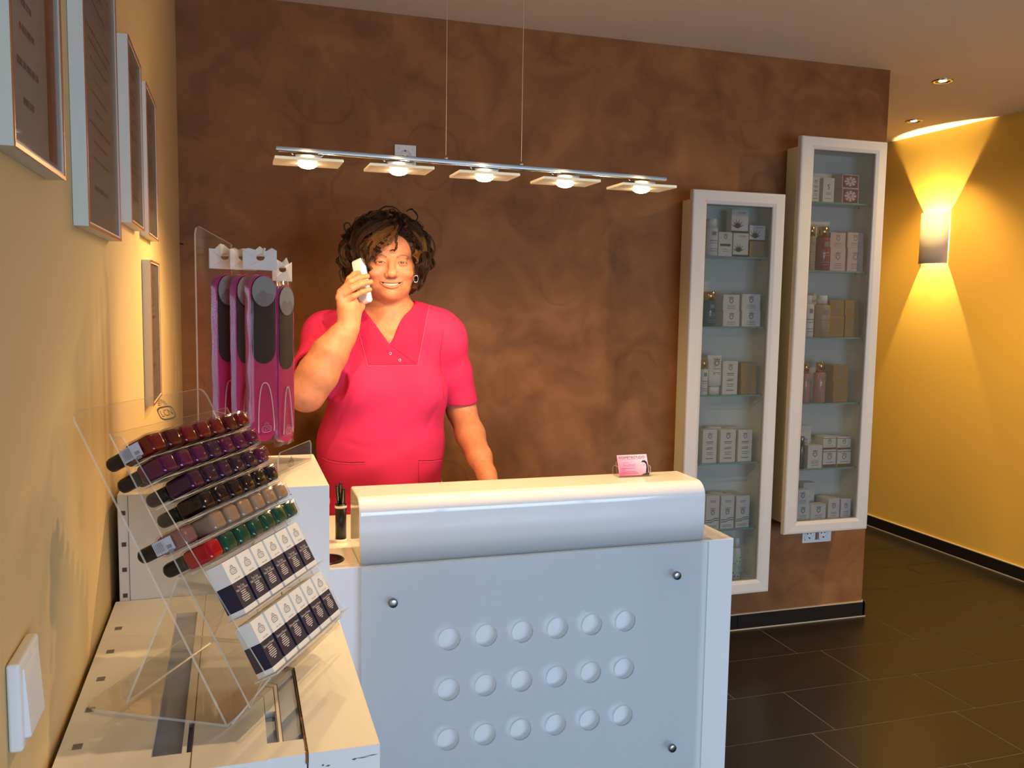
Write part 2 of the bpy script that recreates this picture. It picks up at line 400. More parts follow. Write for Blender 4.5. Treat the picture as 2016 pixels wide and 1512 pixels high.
# glass plate with holes
M_plate = clear("satin_glass_plate", (0.95, 0.97, 0.97), haze=0.30, hazecol=(0.73, 0.77, 0.80), rough=0.08)
M_platee = mat('plate_glass_edge', lin(150, 172, 178), 0.2, alpha=0.6)
cx = [0.467+0.0894*k for k in range(6)]; cz_ = [0.666, 0.5445, 0.423]; rr = 0.0265
y0, y1 = 1.924, 1.930; px0, px1, pz0, pz1 = 0.263, 1.139, 0.245, 0.8515
gx0, gx1, gz0, gz1 = cx[0]-0.0447, cx[-1]+0.0447, cz_[-1]-0.0607, cz_[0]+0.0607
mb = MB()
for yy, fl in ((y0, False), (y1, True)):
    def q4(a, b, c_, d_):
        f = (0, 1, 2, 3) if not fl else (3, 2, 1, 0)
        mb.add([(a, yy, c_), (b, yy, c_), (b, yy, d_), (a, yy, d_)], [f], 0)
    q4(px0, px1, pz0, gz0); q4(px0, px1, gz1, pz1); q4(px0, gx0, gz0, gz1); q4(gx1, px1, gz0, gz1)
    for x in cx:
        for z in cz_:
            n = 40; ci = []; sq = []
            for k in range(n):
                a = 2*math.pi*k/n; c_, s_ = math.cos(a), math.sin(a)
                t_ = min(0.0447/abs(c_) if abs(c_) > 1e-6 else 9, 0.0607/abs(s_) if abs(s_) > 1e-6 else 9)
                ci.append((x+rr*c_, yy, z+rr*s_)); sq.append((x+t_*c_, yy, z+t_*s_))
            fs = [(k, (k+1) % n, (k+1) % n+n, k+n) for k in range(n)]
            if not fl: fs = [tuple(reversed(f)) for f in fs]
            mb.add(ci+sq, fs, 0)
            ka = [k for k in range(n)]
            for sx_ in (-1, 1):
                for sz_ in (-1, 1):
                    co = (x+sx_*0.0447, yy, z+sz_*0.0607)
                    an = math.atan2(sz_*0.0607, sx_*0.0447) % (2*math.pi); k = int(an/(2*math.pi)*n); mb.add([sq[k], co, sq[(k+1) % n]], [(0, 1, 2)], 0)
for x in cx:
    for z in cz_:
        n = 40; vs = [(x+rr*math.cos(2*math.pi*k/n), yy, z+rr*math.sin(2*math.pi*k/n)) for yy in (y0, y1) for k in range(n)]
        mb.add(vs, [(k, (k+1) % n, (k+1) % n+n, k+n) for k in range(n)], 1, True)
for a, b, c_, d_ in ((px0, px0, pz0, pz1), (px1, px1, pz0, pz1), (px0, px1, pz0, pz0), (px0, px1, pz1, pz1)):
    if a == b: mb.add([(a, y0, c_), (a, y1, c_), (a, y1, d_), (a, y0, d_)], [(0, 1, 2, 3)], 1)
    else: mb.add([(a, y0, c_), (b, y0, c_), (b, y1, c_), (a, y1, c_)], [(0, 1, 2, 3)], 1)
tag(mb.build('glass_plate', [M_plate, M_platee], desk), 'satin glass front plate pierced by eighteen round holes')
for x, z in ((0.335, 0.766), (1.050, 0.772), (0.335, 0.318), (1.053, 0.320)):
    mb = MB(); mb.cyl((x, DF+0.002, z), (x, y1, z), 0.0075, n=20)
    mb.M = Matrix.Translation((x, y0, z)) @ Matrix.Rotation(math.radians(90), 4, 'X')
    mb.lathe([(0.0001, 0.008), (0.003, 0.0078), (0.0085, 0.0075), (0.0105, 0.006), (0.0105, 0.0)], n=24)
    mb.build('standoff_bolt', M_steel, desk)
mb = MB(); mb.lathe([(0.030, 0.0015), (0.033, 0.003), (0.040, 0.003), (0.043, 0.0005), (0.043, 0.0)], (0.195, 2.019, HB), 40)
mb.lathe([(0.0001, 0.0008), (0.031, 0.0012)], (0.195, 2.019, HB), 40); mb.box(0.150+0.02, 0.19, 2.0, 2.022, HB+0.0012, HB+0.0018)
mb.build('cable_grommet', M_black, desk)

# pen cup and its contents
t = thing('pen_cup', 'slim black pen cup with white rims beside the desk hood', 'pen cup', (0.2465, 2.165, HB))
mb = MB(); mb.lathe([(0.0001, 0.004), (0.0135, 0.004), (0.0135, 0.096), (0.0120, 0.096), (0.0120, 0.008), (0.0001, 0.008)], (0.2465, 2.165, HB)); mb.build('cup_body', M_black, t)
mb = MB(); mb.lathe([(0.0001, 0.0), (0.0155, 0.0), (0.0155, 0.008), (0.0136, 0.0085)], (0.2465, 2.165, HB)); mb.build('base_ring', M_plug, t)
mb = MB(); mb.lathe([(0.0136, 0.086), (0.0148, 0.087), (0.0148, 0.091), (0.0136, 0.092)], (0.2465, 2.165, HB)); mb.build('rim_ring', M_plug, t)
def pen(x, y, dx, dy, ln, r, label, cap=True):
    p0 = Vector((x, y, HB+0.009)); dv = Vector((dx, dy, 1)).normalized()
    t = thing('pen', label, 'pen', p0, group='pens in the cup')
    a = MB(); a.tube([p0, p0+dv*ln*0.62, p0+dv*ln*0.63, p0+dv*ln*0.985, p0+dv*ln], [r*0.8, r*0.9, r, r*0.95, r*0.5], 12); a.build('barrel', M_black, t)
    if cap:
        a = MB(); s_ = Vector((0, -1, 0))*r*1.25; a.tube([p0+dv*ln*0.68+s_, p0+dv*ln*0.97+s_], 0.0009, 6); a.build('clip', M_chrome, t)
pen(0.2480, 2.163, -0.085, -0.02, 0.137, 0.0047, 'thick black pen leaning to the left out of the cup')
pen(0.2440, 2.168, 0.02, 0.03, 0.139, 0.0040, 'black pen with bright tip standing upright at the back of the cup')
pen(0.2440, 2.160, 0.065, -0.01, 0.128, 0.0050, 'black pen leaning right towards the hood')
pen(0.2500, 2.170, 0.03, -0.03, 0.112, 0.0050, 'short black pen low at the front right of the cup', False)

# business card holder and card on the hood
hx0, hx1, hy = 0.940, 1.031, 2.048
t = thing('card_holder', 'small clear acrylic card holder on top of the desk hood', 'card holder', ((hx0+hx1)/2, hy, 1.0))
mb = MB(); mb.rbox(hx0, hx1, hy-0.004, hy+0.040, 1.0, 1.002, 0.0006, 0, 1)
mb.box(hx0, hx1, hy-0.004, hy-0.0022, 1.002, 1.012, 0)
for s_ in (hx0, hx1-0.0018):
    pts = [(0.0, 0.0), (0.040, 0.0), (0.040, 0.020), (0.030, 0.026), (0.006, 0.026), (0.0, 0.021)]
    mb.prism([(a-0.002, b) for a, b in pts], (s_, hy, 1.002), (0, 1, 0), (0, 0, 1), 0.0018, 0, 1)
tilt = math.radians(22); U = Vector((1, 0, 0)); V = Vector((0, math.sin(tilt), math.cos(tilt)))
mb.prism([(0.002, 0), (0.089, 0), (0.089, 0.036), (0.086, 0.040), (0.005, 0.040), (0.002, 0.036)], (hx0, hy+0.008, 1.002), U, V, -0.0016, 0, 1)
mb.build('holder_body', [M_acr, M_acre], t)
O = Vector((0.9445, hy+0.0035, 1.0035)); Nf = U.cross(V)
M_card = bpy.data.materials.new('pink_card_print'); M_card.use_nodes = True
nt, N, L, b = nodes(M_card); tc = N.new('ShaderNodeTexCoord'); sp = N.new('ShaderNodeSeparateXYZ'); rp = N.new('ShaderNodeValToRGB')
ad = N.new('ShaderNodeMath'); ad.operation = 'ADD'
L.new(tc.outputs['Generated'], sp.inputs[0]); L.new(sp.outputs['X'], ad.inputs[0]); L.new(sp.outputs['Z'], ad.inputs[1])
mh = N.new('ShaderNodeMath'); mh.operation = 'MULTIPLY'; mh.inputs[1].default_value = 0.5; L.new(ad.outputs[0], mh.inputs[0]); L.new(mh.outputs[0], rp.inputs[0])
rp.color_ramp.elements[0].color = lin(226, 70, 128); rp.color_ramp.elements[1].color = lin(246, 214, 222); rp.color_ramp.elements[1].position = 0.8
L.new(rp.outputs[0], b.inputs['Base Color'])
t = thing('business_card', 'pink business card with black KOSMETIKSTUDIO heading in the clear holder', 'card', O)
mb = MB(); mb.prism([(0, 0), (0.085, 0), (0.085, 0.055), (0, 0.055)], O+Nf*0.0012, U, V, -0.0012); mb.build('card', M_card, t)
mb = MB(); P_ = lambda u, v: O+U*u+V*v+Nf*0.00145
def strip(mb_, u0, u1, v0, v1, m=0): mb_.add([P_(u0, v0), P_(u1, v0), P_(u1, v1), P_(u0, v1)], [(0, 1, 2, 3)], m)
mb.text('KOSMETIKSTUDIO', 0.0088, P_(0.0415, 0.0475), U, V, 0, sx=1.02)
for k in range(14):
    if k in (3, 9): continue
    strip(mb, 0.007+k*0.005, 0.0112+k*0.005, 0.0425, 0.0431, 1)
strip(mb, 0.014, 0.032, 0.034, 0.0346, 1)
mb.text('Iwulnak', 0.0115, P_(0.030, 0.0275), U, V, 2, shear=0.3)
for u0, u1, v in ((0.007, 0.047, 0.0185), (0.007, 0.020, 0.0150), (0.008, 0.050, 0.0095), (0.008, 0.055, 0.0055)): strip(mb, u0, u1, v, v+0.0008, 1)
hair_ = [(0.066, 0.034), (0.071, 0.0385), (0.077, 0.039), (0.082, 0.035), (0.0835, 0.027), (0.0835, 0.014), (0.082, 0.006), (0.076, 0.005), (0.0775, 0.012), (0.0795, 0.020), (0.0795, 0.028), (0.076, 0.033), (0.071, 0.034)]
mb.add([P_(u, v) for u, v in hair_], [tuple(range(len(hair_)))], 0)
mb.add([P_(u, v) for u, v in ((0.062, 0.0), (0.085, 0.0), (0.085, 0.006), (0.076, 0.005), (0.068, 0.003))], [(0, 1, 2, 3, 4)], 0)
strip(mb, 0.071, 0.0755, 0.0262, 0.0272); strip(mb, 0.0635, 0.066, 0.0255, 0.0265, 1)
mb.build('print', [M_ink, mat('card_small_print', lin(150, 50, 92), 0.6), mat('card_script', lin(214, 110, 150), 0.6)], t)

# ------------------------------------------------------------------ pendant lamp over the desk
M_frost = mat('frosted_lamp_glass', lin(238, 234, 214), 0.35, trans=0.0, alpha=0.85)
M_frostE = mat('polished_lamp_glass_edge', lin(250, 240, 205), 0.15, emit=(1.0, 0.75, 0.42), estr=0.25)
PY = 2.10
pend = thing('pendant_lamp', 'long chrome pendant bar with five square glass lamps hanging over the desk', 'pendant lamp', (0.585, PY, 1.779))
tl = math.atan2(-0.0143, 0.98)
def bz(x): return 1.785-0.0143*(x-0.094)/0.98
mb = MB(); mb.M = Matrix.Translation((0.585, PY, bz(0.585))) @ Matrix.Rotation(-tl, 4, 'Y')
mb.rbox(-0.49, 0.49, -0.009, 0.009, -0.005, 0.005, 0.0015); mb.build('bar', mat('satin_bar_metal', lin(165, 165, 160), 0.28, metal=1.0), pend)
mb = MB(); mb.M = Matrix.Translation((0.585, PY-0.0095, bz(0.585)-0.0062)) @ Matrix.Rotation(-tl, 4, 'Y')
mb.cyl((-0.485, 0, 0), (0.485, 0, 0), 0.0024, n=10); mb.build('conductor_rod', M_chrome, pend)
for x in (0.490, 0.680):
    mb = MB(); mb.cyl((x, PY, bz(x)+0.003), (x, PY, bz(x)+0.014), 0.0055, n=14); c_ = mb.build('wire_clamp', M_steel, pend)
    mb = MB(); mb.cyl((x, PY, bz(x)+0.012), (x, PY, CZ), 0.0006, n=6); mb.build('wire', mat('pendant_wire', lin(190, 175, 150), 0.4), pend)
mb = MB(); mb.lathe([(0.0001, -0.022), (0.035, -0.022), (0.038, -0.019), (0.038, 0.0)], (0.585, PY, CZ), 28); mb.rbox(0.47, 0.70, PY-0.02, PY+0.02, CZ-0.02, CZ-0.0005, 0.003); mb.build('ceiling_rose', M_chrome, pend)
for i in range(5):
    x = 0.166+0.2100*i; z = bz(x)-0.0255
    h = thing('lamp_head', None, None); del_ = h
    h.parent = pend; h.location = (x-0.585, 0, z-1.779)
    bpy.context.view_layer.update()
    mb = MB(); mb.rbox(-0.030, 0.030, -0.022, 0.022, 0.0045, 0.0150, 0.002)
    for s_ in (-1, 1): mb.tube([(s_*0.030, 0, 0.012), (s_*0.036, 0, 0.018), (s_*0.036, 0, 0.024)], 0.002, 8)
    mb.build('socket_housing', M_steel, h, False)
    mb = MB()
    for a, b, c_, d_ in ((-0.075, -0.0005, -0.052, 0.052), ):
        mb.rbox(-0.075, 0.075, -0.052, 0.052, -0.0035, 0.0035, 0.001, 0, 1, smooth=False)
    o = mb.build('glass_shade', [M_frost, M_frostE], h, False)
    for p in o.data.polygons:
        if abs(p.normal.z) < 0.5: p.material_index = 1
    mb = MB(); mb.lathe([(0.022, -0.0036), (0.021, -0.008), (0.015, -0.0125), (0.007, -0.0145), (0.0001, -0.015)], n=24)
    mb.build('lamp_lens', M_lampglow, h, False)
    l = light('lamp_light', 'SPOT', (x, PY, z-0.030), LAMP_W, WARM, 0.012, spot_size=math.radians(174), spot_blend=0.45)
    l.parent = h; l.location = (0, 0, -0.030)
    l2 = light('lamp_glow_above', 'POINT', (x, PY, z), 0.5, WARM, 0.01); l2.parent = h; l2.location = (0.0, -0.034, 0.012)

# ------------------------------------------------------------------ wall sockets and switch
def schuko(mb_, cx_, cz__, y, s=1.0):
    mb_.M = Matrix.Translation((cx_, y, cz__)) @ Matrix.Rotation(math.radians(90), 4, 'X')
    mb_.lathe([(0.0255, 0.0095), (0.0235, 0.0093), (0.0225, 0.0092), (0.0215, 0.0022), (0.0001, 0.0020)], n=36)
    mb_.lathe([(0.0001, 0.0030), (0.0030, 0.0030), (0.0030, 0.0015)], (-0.0085, 0, 0), 12, 1); mb_.lathe([(0.0001, 0.0030), (0.0030, 0.0030), (0.0030, 0.0015)], (0.0085, 0, 0), 12, 1)
    mb_.box(-0.002, 0.002, 0.0170, 0.0212, 0.002, 0.009, 1); mb_.box(-0.002, 0.002, -0.0212, -0.0170, 0.002, 0.009, 1)
    mb_.M = Matrix.Identity(4)
def holed_plate(mb_, cx_, cz__, w_, y0_, y1_, r=0.0255):
    n = 36; h = w_/2
    for k in range(n):
        a0, a1 = 2*math.pi*k/n, 2*math.pi*(k+1)/n
        def sq(a):
            c_, s_ = math.cos(a), math.sin(a); t_ = h/max(abs(c_), abs(s_)); return (cx_+t_*c_, y0_, cz__+t_*s_)
        mb_.add([(cx_+r*math.cos(a0), y0_, cz__+r*math.sin(a0)), (cx_+r*math.cos(a1), y0_, cz__+r*math.sin(a1)), sq(a1), sq(a0)], [(0, 1, 2, 3)], 0)
def frame_box(mb_, x0, x1, z0, z1, y0_, y1_, w_, m=0):
    for a, b, c_, d_ in ((x0, x1, z0, z0+w_), (x0, x1, z1-w_, z1), (x0, x0+w_, z0+w_, z1-w_), (x1-w_, x1, z0+w_, z1-w_)):
        mb_.box(a, b, y0_, y1_, c_, d_, m)
def socket(name, label, cxs, cz__, hw, hh):
    cm = sum(cxs)/len(cxs)
    t = thing(name, label, 'socket', (cm, WY, cz__))
    mb_ = MB(); frame_box(mb_, cm-hw, cm+hw, cz__-hh, cz__+hh, WY-0.009, WY-0.0005, 0.0125 if len(cxs) == 1 else 0.012); mb_.build('cover_frame', M_plug, t)
    for c_ in cxs:
        mb_ = MB(); holed_plate(mb_, c_, cz__, 0.0545, WY-0.0105, WY-0.002); mb_.box(c_-0.0275, c_+0.0275, WY-0.002, WY-0.0005, cz__-0.0275, cz__+0.0275)
        schuko(mb_, c_, cz__, WY-0.001)
        mb_.build('socket_insert', [M_plug, M_black], t)
socket('wall_socket', 'square white wall socket high on the brown wall behind the pendant lamp', [0.6215], 1.984, 0.040, 0.040)
socket('double_socket', 'double white wall socket under the right wall cabinet', [2.4885, 2.5625], 0.415, 0.0765, 0.040)

t = thing('light_switch', 'white rocker light switch low on the yellow left wall', 'switch', (LX, 0.802, 1.117))
mb = MB(); mb.rbox(LX+0.0003, LX+0.011, 0.766, 0.838, 1.080, 1.154, 0.003, 0, 3); mb.build('cover_plate', M_plug, t)
mb = MB(); mb.M = Matrix.Translation((LX+0.011, 0.802, 1.117)) @ Matrix.Rotation(math.radians(-3.5), 4, 'Y')
mb.rbox(-0.004, 0.0030, -0.0275, 0.0275, -0.029, 0.029, 0.0012, 0, 2); mb.build('rocker', M_plug, t)
tag(MB().cyl((LX, 3.334, 1.632), (LX+0.012, 3.326, 1.630), 0.0022, n=8).build('wall_hook', M_black), 'tiny black hook in the corner of the yellow and brown walls', 'hook')

# ------------------------------------------------------------------ certificate frames on the left wall
M_frameside = mat('pale_frame_side', lin(206, 204, 190), 0.5)
M_copper = mat('copper_frame_edge', lin(196, 120, 84), 0.3, metal=0.6)
M_paper = mat('certificate_paper', lin(205, 190, 184), 0.7)
M_band = mat('certificate_red_band', lin(168, 84, 64), 0.7)
FX = LX+0.017
def picture(y0, y1, z0, z1, label, seed, band=False):
    rnd = random.Random(seed)
    t = thing('certificate_frame', label, 'picture', (LX, (y0+y1)/2, z0), group='framed certificates on the left wall')
    a = MB()
    for p, q, r_, s_ in ((y0, y1, z0, z0+0.006), (y0, y1, z1-0.006, z1), (y0, y0+0.006, z0+0.006, z1-0.006), (y1-0.006, y1, z0+0.006, z1-0.006)):
        a.box(LX+0.0005, FX, p, q, r_, s_, 0)
    a.build('frame', M_frameside, t)
    a = MB()
    for p, q, r_, s_ in ((y0, y1, z0-0.0002, z0+0.0035), (y0, y1, z1-0.0035, z1), (y0-0.0002, y0+0.0025, z0+0.003, z1-0.003), (y1-0.0025, y1, z0+0.003, z1-0.003)):
        a.box(FX, FX+0.0012, p, q, r_, s_, 0)
    a.build('front_trim', M_copper, t)
    a = MB(); a.box(LX+0.001, FX-0.004, y0+0.006, y1-0.006, z0+0.006, z1-0.006, 0)
    xx = FX-0.0037
    def q(ya, yb, za, zb, m_): a.add([(xx, ya, za), (xx, yb, za), (xx, yb, zb), (xx, ya, zb)], [(0, 1, 2, 3)], m_)
    W_ = y1-y0; H_ = z1-z0
    if band: q(y1-0.055, y1-0.012, z0+0.012, z1-0.01, 2)
    zz = z1-0.12*H_; u1 = y1-(0.075 if band else 0.03); big = True
    k = 0
    while zz > z0+0.12*H_:
        hgt = rnd.choice([0.002, 0.002, 0.0035, 0.006]) if not band else 0.006
        ln = rnd.uniform(0.35, 0.9)*(u1-y0-0.03); c_ = (y0+0.02+u1)/2; u = c_-ln/2
        while u < c_+ln/2:
            wd = rnd.uniform(0.006, 0.02); q(u, min(u+wd, c_+ln/2), zz, zz+hgt, 1); u += wd+0.003
        zz -= hgt+rnd.choice([0.008, 0.012, 0.026])*(H_/0.3)*(2.0 if band else 1)
        k += 1
    a.build('certificate', [M_paper, mat('certificate_ink', lin(120, 98, 92), 0.7), M_band], t)
    a = MB(); a.box(FX-0.0025, FX-0.0005, y0+0.006, y1-0.006, z0+0.006, z1-0.006); a.build('glazing', M_glass, t)
picture(0.783, 1.000, 1.564, 1.862, 'framed certificate with a red side band, nearest of the upper row', 3, True)
picture(1.150, 1.460, 1.530, 1.950, 'largest framed certificate, second in the upper row on the yellow wall', 5)
picture(1.622, 1.838, 1.571, 1.878, 'framed certificate third in the upper row, beside the largest one', 8)
picture(1.936, 2.168, 1.571, 1.873, 'framed certificate furthest back in the upper row', 11)
picture(1.952, 2.170, 1.221, 1.522, 'framed certificate hanging alone below the upper row', 13)
# ------------------------------------------------------------------ wall cabinets
M_hole = mat('peg_hole', lin(120, 110, 90), 0.8)
CF = 3.168
def cabinet(name, label, fx0, fx1, fz0, fz1, ox0, ox1, oz0, oz1, bx0, bx1, bz0, bz1, shelves):
    t = thing(name, label, 'cabinet', ((bx0+bx1)/2, WY, fz0))
    a = MB(); th = 0.014; yb = WY-0.001
    a.box(bx0, bx0+th, CF+0.029, yb, bz0, bz1); a.box(bx1-th, bx1, CF+0.029, yb, bz0, bz1)
    a.box(bx0+th, bx1-th, CF+0.029, yb, bz0, bz0+th); a.box(bx0+th, bx1-th, CF+0.029, yb, bz1-th, bz1)
    a.box(bx0+th, bx1-th, yb-0.006, yb, bz0+th, bz1-th)
    z = oz0+0.06
    while z < oz1-0.05:
        for yy in (CF+0.055, yb-0.035):
            for xx, s_ in ((bx0+th, 1), (bx1-th, -1)):
                a.M = Matrix.Translation((xx+s_*0.0003, yy, z)) @ Matrix.Rotation(math.radians(90)*s_, 4, 'Y'); a.lathe([(0.0001, 0), (0.0022, 0)], n=8, m=1)
                a.M = Matrix.Identity(4)
        z += 0.032
    a.build('cabinet_body', [M_cabin, M_hole], t)
    d = MB()
    loops = [(fx0, fx1, fz0, fz1, CF+0.028), (fx0, fx1, fz0, fz1, CF+0.006), (fx0+0.003, fx1-0.003, fz0+0.003, fz1-0.003, CF+0.001), (fx0+0.010, fx1-0.010, fz0+0.010, fz1-0.010, CF),
             (ox0-0.014, ox1+0.014, oz0-0.014, oz1+0.014, CF+0.002), (ox0-0.002, ox1+0.002, oz0-0.002, oz1+0.002, CF+0.008), (ox0, ox1, oz0, oz1, CF+0.011), (ox0, ox1, oz0, oz1, CF+0.028), (fx0, fx1, fz0, fz1, CF+0.028)]
    vs = []
    for a_, b_, c_, e_, yy in loops: vs += [(a_, yy, c_), (b_, yy, c_), (b_, yy, e_), (a_, yy, e_)]
    fs = [(i*4+k, (i+1)*4+k, (i+1)*4+(k+1) % 4, i*4+(k+1) % 4) for i in range(len(loops)-1) for k in range(4)]
    d.add(vs, [tuple(reversed(f)) for f in fs]); do = d.build('door', M_cab, t)
    g_ = MB(); g_.box(ox0-0.001, ox1+0.001, CF+0.015, CF+0.019, oz0-0.001, oz1+0.001); g_.build('door_pane', M_pane, do)
    for z in shelves:
        s_ = MB(); s_.box(bx0+th+0.001, bx1-th-0.001, CF+0.040, yb-0.008, z-0.006, z, 0)
        for p in s_.f: pass
        s_.mi = [1 if i in (2,) else 0 for i in range(6)]
        s_.build('glass_shelf', [M_glass, M_gedge], t)
        for xx in (bx0+th, bx1-th-0.008):
            for yy in (CF+0.06, yb-0.04):
                MB().cyl((xx+0.004, yy, z-0.011), (xx+0.004, yy, z-0.0062), 0.003, n=8).build('shelf_pin', M_steel, t)
    return t
M_pane = clear('cabinet_door_glass', (0.80, 0.815, 0.82), haze=0.05, hazecol=(0.36, 0.41, 0.44))
LS = [1.646, 1.358, 1.073, 0.786, 0.500]; RS = [1.888, 1.600, 1.315, 1.030, 0.743]
cabinet('display_cabinet', 'tall white wall cabinet with glass door, the lower and left of two', 1.747, 2.173, 0.225, 1.904, 1.813, 2.118, 0.281, 1.849, 1.790, 2.162, 0.255, 1.876, LS)
cabinet('display_cabinet', 'tall white wall cabinet with glass door, the higher and right of two', 2.238, 2.665, 0.468, 2.147, 2.305, 2.612, 0.520, 2.096, 2.285, 2.654, 0.498, 2.119, RS)
LS2 = LS+[0.269+0.0005]; RS2 = RS+[0.512+0.0005]

M_carton = mat('white_carton', lin(222, 220, 214), 0.5)
M_cream = mat('cream_carton', lin(206, 188, 160), 0.55)
M_goldc = mat('gold_carton', lin(178, 138, 76), 0.4, metal=0.35)
M_gold = mat('gold_cap', lin(214, 170, 96), 0.2, metal=1.0)
M_teal = mat('teal_bottle_glass', lin(20, 92, 104), 0.12, coat=0.6)
M_redb = mat('red_bottle', lin(150, 52, 36), 0.2, coat=0.5)
M_pinkb = mat('pink_bottle', lin(196, 128, 112), 0.25, coat=0.5)
M_beigeb = mat('frosted_bottle', lin(176, 150, 116), 0.35)
M_darkg = mat('dark_green_bottle', lin(16, 50, 44), 0.15, coat=0.6)
M_leaf = mat('dark_leaf_print', lin(44, 58, 46), 0.6)
M_maroon = mat('maroon_print', lin(118, 48, 50), 0.6)
M_brownp = mat('brown_print', lin(110, 72, 48), 0.6)
M_creamp = mat('pale_pink_carton', lin(206, 180, 176), 0.55)
PRN = [M_greyink, mat('dark_grey_print', lin(78, 76, 76), 0.6), M_leaf, M_maroon, M_brownp]

def crest(a, x, y, z, s, m):
    "small shield with crown, facing the room"
    a.add([(x+u*s, y, z+v*s) for u, v in ((-0.5, 0.3), (0.5, 0.3), (0.45, -0.25), (0, -0.6), (-0.45, -0.25))], [(0, 4, 3, 2, 1)], m)
    a.add([(x+u*s, y-0.00005, z+v*s) for u, v in ((-0.28, 0.15), (0.28, 0.15), (0.25, -0.15), (0, -0.38), (-0.25, -0.15))], [(0, 4, 3, 2, 1)], 0)
    a.add([(x+u*s, y, z+v*s) for u, v in ((-0.45, 0.4), (0.45, 0.4), (0.6, 0.8), (0.2, 0.6), (0, 0.95), (-0.2, 0.6), (-0.6, 0.8))], [(6, 5, 4, 3, 2, 1, 0)], m)
def carton(x0, x1, y0, dep, z0, z1, base, style, label, group, name='product_box'):
    t = thing(name, label, 'box', ((x0+x1)/2, y0+dep/2, z0), group=group)
    a = MB(); a.rbox(x0, x1, y0, y0+dep, z0, z1, 0.0008, 0, 1, smooth=False); a.build('carton', base, t)
    a = MB(); w_ = x1-x0; h = z1-z0; xc = (x0+x1)/2; yy = y0-0.0002
    def q(u0, u1, v0, v1, m_): a.add([(x0+w_*u0, yy, z0+h*v0), (x0+w_*u1, yy, z0+h*v0), (x0+w_*u1, yy, z0+h*v1), (x0+w_*u0, yy, z0+h*v1)], [(0, 1, 2, 3)], m_+1)
    if style == 'crest_tall':
        crest(a, xc, yy, z0+h*0.80, w_*0.28, 1)
        for k, v in enumerate((0.62, 0.57, 0.45, 0.41, 0.30, 0.24, 0.12)): q(0.25+0.03*(k % 3), 0.75-0.04*(k % 2), v, v+0.022, 0 if k % 3 else 1)
    elif style == 'crest':
        crest(a, xc, yy, z0+h*0.62, min(w_, h)*0.32, 1)
        for v in (0.30, 0.22, 0.12): q(0.25, 0.75, v, v+0.03, 0)
    elif style == 'band':
        crest(a, xc, yy, z0+h*0.80, w_*0.25, 1); q(0.12, 0.88, 0.42, 0.52, 1)
        for v in (0.28, 0.2): q(0.3, 0.7, v, v+0.02, 0)
    elif style == 'swoosh':
        for v in (0.84, 0.80, 0.62): q(0.3, 0.72, v, v+0.018, 0)
        crest(a, xc, yy, z0+h*0.50, w_*0.3, 1)
        for v in (0.20, 0.26):
            pts = [(0.02, v), (0.4, v), (0.6, v+0.05), (0.98, v+0.05)]
            for (u0, v0), (u1, v1) in zip(pts, pts[1:]):
                a.add([(x0+w_*u0, yy, z0+h*v0), (x0+w_*u1, yy, z0+h*v1), (x0+w_*u1, yy, z0+h*(v1+0.022)), (x0+w_*u0, yy, z0+h*(v0+0.022))], [(0, 1, 2, 3)], 2)
        for v in (0.10, 0.06): q(0.12, 0.85, v, v+0.015, 0)
    elif style == 'leaf':
        q(0.0, 1.0, 0.0, 0.09, 2)
        for k in range(11):
            an = math.radians(20+14*k); L_ = w_*(0.34 if k % 2 else 0.48); ox, oz = x0+w_*0.36, z0+h*0.22
            dx, dz = math.cos(an)*L_, math.sin(an)*L_*1.1; nx, nz = -math.sin(an)*w_*0.045, math.cos(an)*w_*0.045
            a.add([(ox-nx, yy, oz-nz), (ox+dx, yy-0.00002*k, oz+dz), (ox+nx, yy, oz+nz)], [(0, 1, 2)], 3)
        for v in (0.88, 0.84): q(0.35, 0.85, v, v+0.02, 0)
    elif style == 'halves':
        q(0, 1, 0, 0.5, 2); q(0.2, 0.8, 0.7, 0.74, 0)
    elif style == 'maroon':
        q(0.05, 0.95, 0.05, 0.95, 3)
        for k in range(8):
            an = 2*math.pi*k/8; a.add([(xc+math.cos(an+s_)*w_*r_, yy-0.0001, z0+h*0.5+math.sin(an+s_)*h*r_) for s_, r_ in ((-0.4, 0.16), (-0.25, 0.36), (0.25, 0.36), (0.4, 0.16))], [(0, 1, 2, 3)], 0)
        a.add([(x0+w_*0.32, yy-0.00015, z0+h*0.35), (x0+w_*0.68, yy-0.00015, z0+h*0.35), (x0+w_*0.68, yy-0.00015, z0+h*0.65), (x0+w_*0.32, yy-0.00015, z0+h*0.65)], [(0, 1, 2, 3)], 0)
        crest(a, xc, yy-0.0003, z0+h*0.5, h*0.16, 4)
    elif style == 'brownband':
        q(0, 1, 0.0, 0.16, 4); q(0, 1, 0.86, 0.90, 4); crest(a, xc, yy, z0+h*0.58, h*0.3, 1); q(0.2, 0.8, 0.26, 0.30, 0)
    elif style == 'S':
        a.text('S', h*0.30, (xc, yy, z0+h*0.62), (1, 0, 0), (0, 0, 1), 4)
        for v in (0.38, 0.32, 0.15): q(0.25, 0.75, v, v+0.02, 0)
    if a.f: a.build('printed_design', [base]+PRN, t)
    return t
